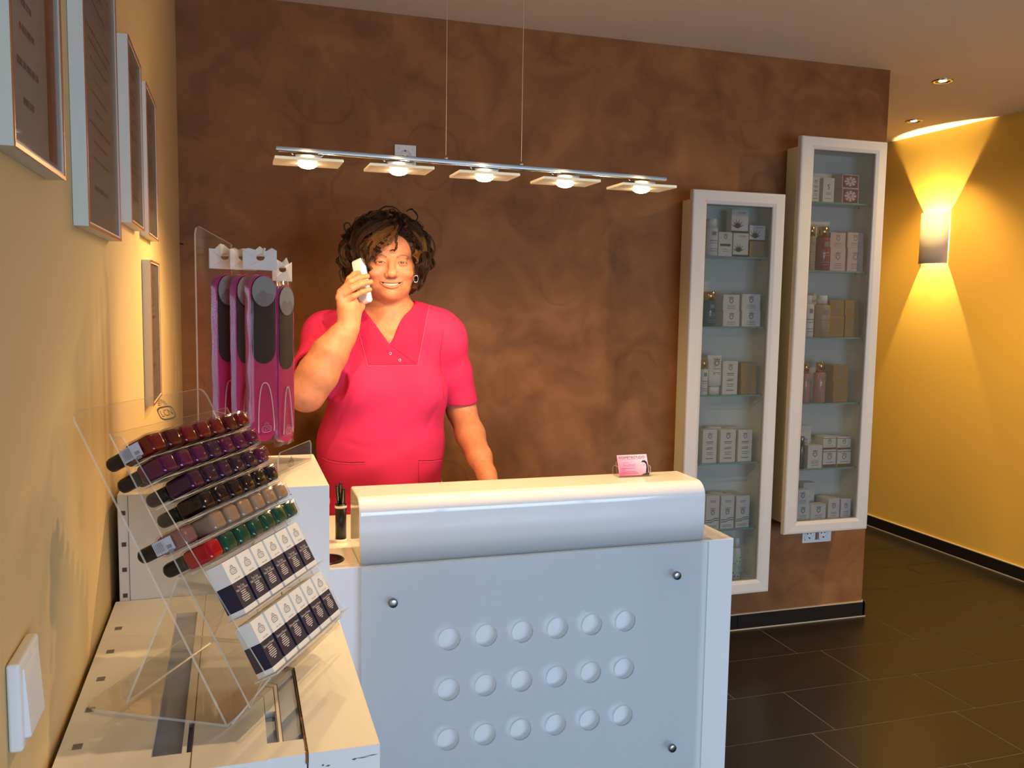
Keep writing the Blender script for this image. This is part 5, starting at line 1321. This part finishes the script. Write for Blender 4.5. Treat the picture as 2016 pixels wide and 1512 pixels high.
g_.ell(A(715, 775, 2.60), (0.088, 0.088, 0.085), 0.05); g_.ell(A(818, 775, 2.60), (0.088, 0.088, 0.085), 0.05)
g_.ell(A(750, 862, 2.65), (0.186, 0.142, 0.13), 0.05); g_.ell(A(762, 800, 2.64), (0.160, 0.125, 0.10), 0.05)
def lerp(a_, b_, t): return a_+(b_-a_)*t
mR = A(630, 722, 2.59); eR = lerp(mR, ER, 0.32); g_.cap(SR, mR, 0.068, 0.070, 0.035); g_.cap(mR, eR, 0.070, 0.073, 0.02)
mL = A(890, 735, 2.685); eL = lerp(mL, EL, 0.92); g_.cap(SL, mL, 0.062, 0.060, 0.035); g_.cap(mL, eL, 0.061, 0.058, 0.02)
def half(P_, n_):     # remove everything beyond a plane, near that point
    n_ = n_.normalized()
    def fn(X_, Y_, Z_):
        return np.maximum(-((X_-P_.x)*n_.x+(Y_-P_.y)*n_.y+(Z_-P_.z)*n_.z), np.sqrt((X_-P_.x-n_.x*.05)**2+(Y_-P_.y-n_.y*.05)**2+(Z_-P_.z-n_.z*.05)**2)-0.098)
    g_.put(np.array(P_+n_*.05)-0.1, np.array(P_+n_*.05)+0.1, fn, 0.004, 's', 0.01)
def armhole(P_, ax_, L_, r_): g_.cap(P_-ax_.normalized()*L_, P_+ax_.normalized()*0.04, r_, r_, 0.004, 's')
half(lerp(mR, ER, 0.28), ER-mR+Vector((0.02, 0, 0.03))); half(lerp(mL, EL, 0.80), EL-mL+Vector((-0.03, 0, 0.0)))
armhole(lerp(mR, ER, 0.28), ER-mR, 0.05, 0.060); armhole(lerp(mL, EL, 0.80), EL-mL, 0.05, 0.0515)
vb, vl, vr = A(769, 679, 2.55), A(712, 597, 2.60), A(815, 578, 2.60)
def vneck(X_, Y_, Z_):
    def dl(p, q):
        nx, nz_ = (q.z-p.z), -(q.x-p.x); n_ = math.hypot(nx, nz_); return ((X_-p.x)*nx+(Z_-p.z)*nz_)/n_
    d1 = -dl(vb, vl)*1.0; d2 = dl(vb, vr)*1.0
    return np.maximum(np.maximum(d1, d2), Y_-2.685)
def inside_sign(P_):
    X_, Z_ = P_
    return float(vneck(np.array([X_]), np.array([2.5]), np.array([Z_]))[0])
sgn = inside_sign((vb.x, vb.z+0.08))
g_.put((0.30, 2.42, vb.z-0.01), (0.62, 2.70, 1.56), vneck, 0.006, 's')
g_.cap(A(768, 640, 2.675), hd(0, 0.02, -0.03), 0.070, 0.078, 0.01, 's')
def hemcut(X_, Y_, Z_): return (Z_-0.745)+0*X_+0*Y_
g_.put((0.1, 2.45, 0.70), (0.8, 2.85, 0.745), hemcut, 0.004, 's')
Vt, Ft = g_.mesh(); Vt = relax(Vt, Ft, 3, 0.5)
# soft folds
fold = 0.0022*np.sin((Vt[:, 0]*38+Vt[:, 2]*22))*np.clip((1.18-Vt[:, 2])/0.2, 0, 1)+0.0016*np.sin(Vt[:, 2]*60-Vt[:, 0]*25)
Vt[:, 1] += fold*(Vt[:, 1] < 2.62)
def crease(p0, p1, w_, h_):
    a0 = np.array(p0); a1 = np.array(p1); ab = a1-a0; t_ = np.clip(((Vt-a0) @ ab)/(ab @ ab), 0, 1); q_ = Vt-(a0+t_[:, None]*ab)
    d_ = np.linalg.norm(q_[:, [0, 2]], axis=1); sel = (np.abs(q_[:, 1]) < 0.07); Vt[:, 1] += sel*h_*np.exp(-(d_/w_)**2)*np.sin(np.pi*np.clip(t_*0.9+0.05, 0, 1))
crease(A(621, 611, 2.60), A(645, 672, 2.57), 0.006, -0.006); crease(A(628, 612, 2.60), A(652, 668, 2.57), 0.005, 0.007)
crease(A(598, 655, 2.58), A(634, 676, 2.55), 0.005, 0.006); crease(A(600, 662, 2.58), A(630, 684, 2.55), 0.005, -0.005)
crease(A(868, 700, 2.58), A(880, 790, 2.60), 0.007, 0.007); crease(A(690, 760, 2.52), A(668, 830, 2.54), 0.010, 0.006); crease(A(862, 790, 2.54), A(838, 850, 2.52), 0.010, 0.005)
crease(A(660, 870, 2.50), A(760, 890, 2.48), 0.012, 0.003); crease(A(700, 930, 2.48), A(830, 880, 2.48), 0.014, -0.003)
tunic = np_mesh('tunic', Vt, Ft, M_pinkf, person)
bv = BVHTree.FromPolygons([tuple(v_) for v_ in Vt], [tuple(int(i) for i in q) for q in Ft])
def on_tunic(px, py, off=0.001):
    d_ = (FWD+RIGHT*((px-1008)/F_PX)-UP*((py-756)/F_PX)).normalized()
    h, n_, i_, dd_ = bv.ray_cast(CAM+d_*2.0, d_, 1.2)
    if h is None: return None
    return h-d_*off
def seam(pts, r_, m_, name, off=0.0004, step=3.0):
    P_ = []
    for (x0, y0), (x1, y1) in zip(pts, pts[1:]):
        n = max(1, int(math.hypot(x1-x0, y1-y0)/step))
        for k in range(n+(1 if (x1, y1) == pts[-1] else 0)): P_.append(on_tunic(x0+(x1-x0)*k/n, y0+(y1-y0)*k/n, off))
    P_ = [p for p in P_ if p is not None]
    if len(P_) > 2: a = MB(); a.tube(P_, r_, 6); return a.build(name, m_, person)
outer = [(707, 606), (703, 640), (724, 720), (822, 719), (846, 592), (818, 582)]
def in_poly(x, y, P_):
    c_ = False
    for (x0, y0), (x1, y1) in zip(P_, P_[1:]+P_[:1]):
        if (y0 > y) != (y1 > y) and x < (x1-x0)*(y-y0)/(y1-y0)+x0: c_ = not c_
    return c_
vpoly = [(712, 595), (769, 681), (816, 576), (816, 400), (712, 400)]
a = MB(); idx = {}
def vid(x, y):
    if (x, y) not in idx:
        p = on_tunic(x, y, 0.0013)
        idx[(x, y)] = None if p is None or p.y > 2.72 else len(a.v)
        if idx[(x, y)] is not None: a.v.append(tuple(p))
    return idx[(x, y)]
yy = 582.0
while yy < 721:
    xx = 700.0
    while xx < 848:
        if in_poly(xx+.6, yy+.6, outer) and not in_poly(xx+.6, yy+.6, vpoly):
            q = [vid(xx, yy), vid(xx, yy+1.2), vid(xx+1.2, yy+1.2), vid(xx+1.2, yy)]
            if None not in q:
                P4 = [Vector(a.v[i]) for i in q]
                if max((P4[i]-P4[(i+1) % 4]).length for i in range(4)) < 0.012: a.f.append(tuple(q)); a.mi.append(0); a.sm.append(True)
        xx = round(xx+1.2, 3)
    yy = round(yy+1.2, 3)
if a.f: a.build('neckline_facing', M_pinkd, person)
seam([(703, 642), (724, 720.5), (822.5, 719.5), (846.5, 592)], 0.0009, M_seam, 'seam', 0.0012)
seam([(770, 680), (796, 699), (822, 718)], 0.0011, M_seamd, 'seam', 0.0016)
seam([(726, 717), (820, 716)], 0.0007, M_seamd, 'seam', 0.0016)
for x, y in ((768.5, 696), (786.7, 709)):
    p = on_tunic(x, y, 0.002); a = MB(); a.M = Matrix.Translation(p) @ Matrix.Rotation(math.radians(90), 4, 'X'); a.lathe([(0.0020, 0.0004), (0.0026, 0.0014), (0.0042, 0.0014), (0.0040, 0.0)], n=24); a.build('snap_button', M_chrome, person)
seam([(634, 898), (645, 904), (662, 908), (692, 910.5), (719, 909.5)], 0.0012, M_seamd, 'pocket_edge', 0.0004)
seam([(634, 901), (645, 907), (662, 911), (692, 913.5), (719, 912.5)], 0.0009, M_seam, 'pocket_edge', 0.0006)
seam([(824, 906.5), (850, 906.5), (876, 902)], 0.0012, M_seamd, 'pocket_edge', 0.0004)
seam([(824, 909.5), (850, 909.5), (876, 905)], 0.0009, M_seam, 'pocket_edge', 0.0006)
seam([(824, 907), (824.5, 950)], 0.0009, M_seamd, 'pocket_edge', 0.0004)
seam([(873, 650), (866, 700), (872, 760), (874, 785)], 0.0009, M_seamd, 'seam', 0.0002)
# trousers and shoes behind the desk
t_ = Field(axis([(0.15, 0.70, 0.009)]), axis([(2.45, 2.88, 0.009)]), axis([(0.03, 0.90, 0.009)]))
for s_ in (-1, 1):
    lx = Bx+s_*0.090
    t_.chain([(lx, 2.66, 0.84), (lx+s_*0.005, 2.65, 0.64), (lx+s_*0.01, 2.65, 0.47), (lx+s_*0.01, 2.67, 0.30), (lx+s_*0.01, 2.68, 0.11)], [0.112, 0.096, 0.078, 0.074, 0.062], 0.03)
Vp, Fp = t_.mesh(); np_mesh('trousers', relax(Vp, Fp, 2), Fp, mat('white_trousers', lin(214, 212, 208), 0.8), person)
for s_ in (-1, 1):
    s3 = Field(axis([(Bx+s_*0.105-0.07, Bx+s_*0.105+0.07, 0.006)]), axis([(2.48, 2.78, 0.006)]), axis([(0.0, 0.12, 0.006)]))
    s3.ell((Bx+s_*0.105, 2.63, 0.050), (0.051, 0.125, 0.046), 0.01); s3.put((0, 2.4, -0.05), (1, 2.9, 0.012), lambda X_, Y_, Z_: (Z_-0.007)+0*X_+0*Y_, 0.003, 's')
    Vs, Fs = s3.mesh(); np_mesh('shoe', Vs, Fs, mat('white_shoe', lin(205, 203, 198), 0.5), person)
# ------------------------------------------------------------------ curly hair
def hair_radius(th, ph):
    "th from the crown down, ph = 0 towards the face, + to picture right; distance of the hair surface from the head centre"
    el = math.cos(th)
    side = abs(math.sin(ph)); back = max(0, -math.cos(ph))
    r = 0.128-0.006*el*el
    if el < 0.25: r += 0.012*side*min(1, (0.25-el)*2.2)
    r += 0.010*back
    return r
HO = Vector((0.000, 0.012, 0.030))     # hair centre in head coordinates
def hp(th, ph, k=1.0):
    r = hair_radius(th, ph)*k
    sx = (0.90 if math.sin(ph) > 0 else 1.0)*(1-0.10*max(0, th-1.7)/0.5)
    return HO+Vector((r*math.sin(th)*math.sin(ph)*sx, -r*math.sin(th)*math.cos(ph)*0.90, r*math.cos(th)*1.0))
def in_face(p):
    "front window that stays free of hair (head coordinates)"
    if p.y > -0.040: return False
    x, z = p.x, p.z
    xl = -0.064+0.010*max(0, (z+0.01)/0.04); xr = 0.064-0.15*max(0, z-0.045)
    top = 0.088-0.9*max(0, 0.030-x) if x < 0.030 else 0.088-0.8*(x-0.030)
    top = max(top, 0.034 if x > -0.030 else 0.006)
    return xl < x < xr and z < top
# dense inner volume
hf = Field(axis([(0.25, 0.62, 0.0035)]), axis([(2.48, 2.84, 0.0035)]), axis([(1.40, 1.74, 0.0035)]))
def HE(c_, r_, k=0.02, op='u'): hf.ell(hd(*c_), r_, k, HR, op)
HE((0, 0.020, 0.048), (0.105, 0.105, 0.092)); HE((0.0, 0.045, 0.0), (0.108, 0.085, 0.11))
HE((-0.096, 0.020, 0.000), (0.034, 0.050, 0.070)); HE((0.084, 0.024, 0.010), (0.026, 0.050, 0.066)); HE((-0.084, 0.018, -0.045), (0.030, 0.045, 0.035)); HE((0.066, 0.030, -0.048), (0.022, 0.036, 0.034))
HE((-0.048, -0.055, 0.072), (0.038, 0.030, 0.026), 0.02)
HE((0.003, -0.085, 0.005), (0.068, 0.068, 0.070), 0.012, 's'); HE((0.012, -0.095, 0.045), (0.044, 0.055, 0.040), 0.012, 's'); HE((0, -0.070, -0.060), (0.068, 0.075, 0.060), 0.02, 's'); HE((0, -0.03, -0.12), (0.07, 0.09, 0.06), 0.02, 's')
Vh, Fh = hf.mesh(); Vh = relax(Vh, Fh, 1)
nrm = 0.0032*np.sin(Vh[:, 0]*310+6*np.sin(Vh[:, 2]*90))*np.sin(Vh[:, 2]*240+5*np.sin(Vh[:, 0]*80))
cen = np.array(hd(*HO)); dr = Vh-cen; dr /= np.linalg.norm(dr, axis=1)[:, None]; Vh = Vh+dr*nrm[:, None]
M_hair = mat('dark_brown_hair', lin(50, 30, 18), 0.5, spec=0.3)
nt, N, L, b = nodes(M_hair); oi = N.new('ShaderNodeAttribute'); oi.attribute_name = 'strand_tone'; L.new(oi.outputs['Color'], b.inputs['Base Color'])
hair = MB(); tones = []
rnd = random.Random(21)
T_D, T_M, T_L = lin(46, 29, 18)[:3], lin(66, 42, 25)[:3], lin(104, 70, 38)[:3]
SV = []; SF = []; SC = []
def strand(pts, r0, tone):
    n = 3; base = len(SV); pts = [Vector(p) for p in pts]; m_ = len(pts); up = None
    for i, p in enumerate(pts):
        t = pts[min(i+1, m_-1)]-pts[max(i-1, 0)]; t = t.normalized() if t.length > 1e-9 else Vector((0, 0, 1))
        if up is None: up = t.orthogonal().normalized()
        up = up-t*up.dot(t); up = up.normalized() if up.length > 1e-6 else t.orthogonal().normalized(); w_ = t.cross(up)
        r = r0*(0.6+0.4*math.sin(math.pi*min(1, (i+0.6)/m_*1.3))) if i < m_-1 else r0*0.25
        for k in range(n):
            a_ = math.pi*2*k/n; SV.append(hd(*(p+(up*math.cos(a_)+w_*math.sin(a_))*r))); SC.append(tone)
    for i in range(m_-1):
        for k in range(n): SF.append((base+i*n+k, base+i*n+(k+1) % n, base+(i+1)*n+(k+1) % n, base+(i+1)*n+k))
def lock(path, width, curl, turns, tone, ns=11, r0=0.0011, phase=None, tight=0.35):
    "a curl: strands wound together round a path given in head coordinates"
    m_ = len(path); phase = rnd.uniform(0, 6.28) if phase is None else phase; hand = rnd.choice((-1, 1))
    fr = []; up = None
    for i, p in enumerate(path):
        t = path[min(i+1, m_-1)]-path[max(i-1, 0)]; t = t.normalized() if t.length > 1e-9 else Vector((0, 0, 1))
        o_ = (p-HO); o_ = (o_-t*o_.dot(t)); up = o_.normalized() if o_.length > 1e-5 else t.orthogonal().normalized(); fr.append((up, t.cross(up)))
    for s_ in range(ns):
        a0 = rnd.uniform(0, 6.28); rr_ = width*math.sqrt(rnd.random()); tn = [min(1, c_*rnd.uniform(0.75, 1.3)) for c_ in tone]
        pts = []
        for i, p in enumerate(path):
            f_ = i/(m_-1); u_, v_ = fr[i]; cr = curl*min(1, f_*2.2); an = phase+hand*turns*2*math.pi*f_**0.9
            sp = rr_*(0.45+0.55*math.sin(math.pi*min(1, f_*1.15)))
            pts.append(p+u_*(cr*math.cos(an)+sp*math.cos(a0))+v_*(cr*math.sin(an)+sp*math.sin(a0)))
        strand(pts, r0*rnd.uniform(0.8, 1.25), tn)
cnt = 0
for k in range(2600):
    if cnt > 430: break
    th = math.acos(rnd.uniform(-0.62, 1.0)); ph = rnd.uniform(-math.pi, math.pi)
    if abs(ph) > 2.0 and rnd.random() < 0.6: continue
    dth = rnd.uniform(0.28, 0.62); dph = rnd.uniform(-0.35, 0.35); kk = rnd.uniform(0.87, 1.05)
    path = []
    for i in range(15):
        f_ = i/14; p = hp(min(2.25, th+dth*f_), ph+dph*f_*f_, kk+0.03*math.sin(3.14*f_))
        if in_face(p): break
        path.append(p)
    if len(path) < 7: continue
    cnt += 1
    front = math.cos(ph) > 0.2 and th < 1.5
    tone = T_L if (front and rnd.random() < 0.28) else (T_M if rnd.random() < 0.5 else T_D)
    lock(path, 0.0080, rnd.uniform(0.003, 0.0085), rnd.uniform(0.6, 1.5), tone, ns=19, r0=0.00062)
# fringe: explicit curls drawn by the hair line (px, py in the photo, depth behind the face plane)
def hl(px, py, dy): return HR.transposed() @ (A(px, py, eye_mid.y+dy)-HC)
def curve(pts, n=18):
    pts = [Vector(p) for p in pts]; out = []
    P_ = [pts[0]*2-pts[1]]+pts+[pts[-1]*2-pts[-2]]
    for i in range(n):
        t = i/(n-1)*(len(pts)-1); j = min(int(t), len(pts)-2); u_ = t-j; p0, p1, p2, p3 = P_[j:j+4]
        out.append(0.5*((2*p1)+(p2-p0)*u_+(2*p0-5*p1+4*p2-p3)*u_*u_+(3*p1-p0-3*p2+p3)*u_**3))
    return out
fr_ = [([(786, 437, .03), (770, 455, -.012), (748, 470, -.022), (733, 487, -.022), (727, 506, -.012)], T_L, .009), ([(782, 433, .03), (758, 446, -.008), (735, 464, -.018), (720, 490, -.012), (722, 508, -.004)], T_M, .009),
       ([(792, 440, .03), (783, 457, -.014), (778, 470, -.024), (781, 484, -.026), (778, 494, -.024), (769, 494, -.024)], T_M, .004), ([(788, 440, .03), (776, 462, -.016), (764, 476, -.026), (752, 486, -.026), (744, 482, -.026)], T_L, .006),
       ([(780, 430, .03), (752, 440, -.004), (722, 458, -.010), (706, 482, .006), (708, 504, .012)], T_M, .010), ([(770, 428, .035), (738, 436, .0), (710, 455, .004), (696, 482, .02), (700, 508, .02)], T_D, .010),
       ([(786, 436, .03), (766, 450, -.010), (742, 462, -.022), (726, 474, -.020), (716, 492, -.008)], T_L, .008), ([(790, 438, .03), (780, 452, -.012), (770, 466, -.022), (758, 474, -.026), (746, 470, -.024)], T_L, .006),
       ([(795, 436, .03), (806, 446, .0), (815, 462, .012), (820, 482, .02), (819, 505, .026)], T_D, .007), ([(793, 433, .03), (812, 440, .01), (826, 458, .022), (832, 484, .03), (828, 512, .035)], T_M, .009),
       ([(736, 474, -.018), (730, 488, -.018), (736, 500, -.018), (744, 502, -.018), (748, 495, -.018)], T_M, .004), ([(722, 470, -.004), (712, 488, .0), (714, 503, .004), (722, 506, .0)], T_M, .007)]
for pts, tn, wd in fr_:
    cp = curve([hl(*q) for q in pts])
    for rep in range(2): lock([p+Vector((rnd.uniform(-1, 1), rnd.uniform(-.5, .5), rnd.uniform(-1, 1)))*0.003 for _ in (0,) for p in cp], wd*0.75, 0.002, 1.0, tn, ns=26, r0=0.00055)
# loose outline curls
for pts, tn in (([(700, 455, .06), (690, 462, .055), (680, 455, .05), (677, 443, .05), (683, 438, .05), (690, 445, .05), (690, 456, .05)], T_D), ([(800, 415, .08), (812, 412, .07), (822, 424, .07), (820, 434, .07), (812, 436, .07)], T_D),
                ([(742, 416, .08), (762, 407, .07), (780, 410, .07), (790, 420, .07)], T_M), ([(840, 462, .06), (852, 472, .05), (857, 492, .05), (850, 508, .05), (842, 504, .05)], T_M),
                ([(830, 530, .07), (838, 545, .06), (832, 560, .05), (822, 572, .05), (818, 562, .05)], T_D), ([(676, 520, .06), (668, 535, .05), (672, 552, .05), (682, 562, .05)], T_D), ([(846, 505, .06), (846, 524, .05), (838, 540, .05)], T_M), ([(680, 478, .06), (670, 490, .05), (671, 505, .05), (680, 508, .05)], T_D)):
    cp = curve([hl(*q) for q in pts], 20)
    for rep in range(2): lock([p+Vector((0, 0, rnd.uniform(-1, 1)))*0.002 for p in cp], 0.0024, 0.001, 1, tn, ns=9, r0=0.0005)
nb = len(Vh)
Va = np.concatenate([Vh, np.array([tuple(p) for p in SV])]); Fa = np.concatenate([Fh, np.array(SF, dtype=np.int32)+nb])
ho = np_mesh('hair', Va, Fa, M_hair, person)
Ca = np.concatenate([np.tile(np.array(T_D), (nb, 1)), np.array(SC)]); Ca = np.concatenate([Ca, np.ones((len(Ca), 1))], 1)
me = ho.data
if len(me.vertices) == len(Ca):
    ca = me.color_attributes.new('strand_tone', 'FLOAT_COLOR', 'POINT'); ca.data.foreach_set('color', Ca.astype(np.float32).ravel())
bpy.context.view_layer.update()
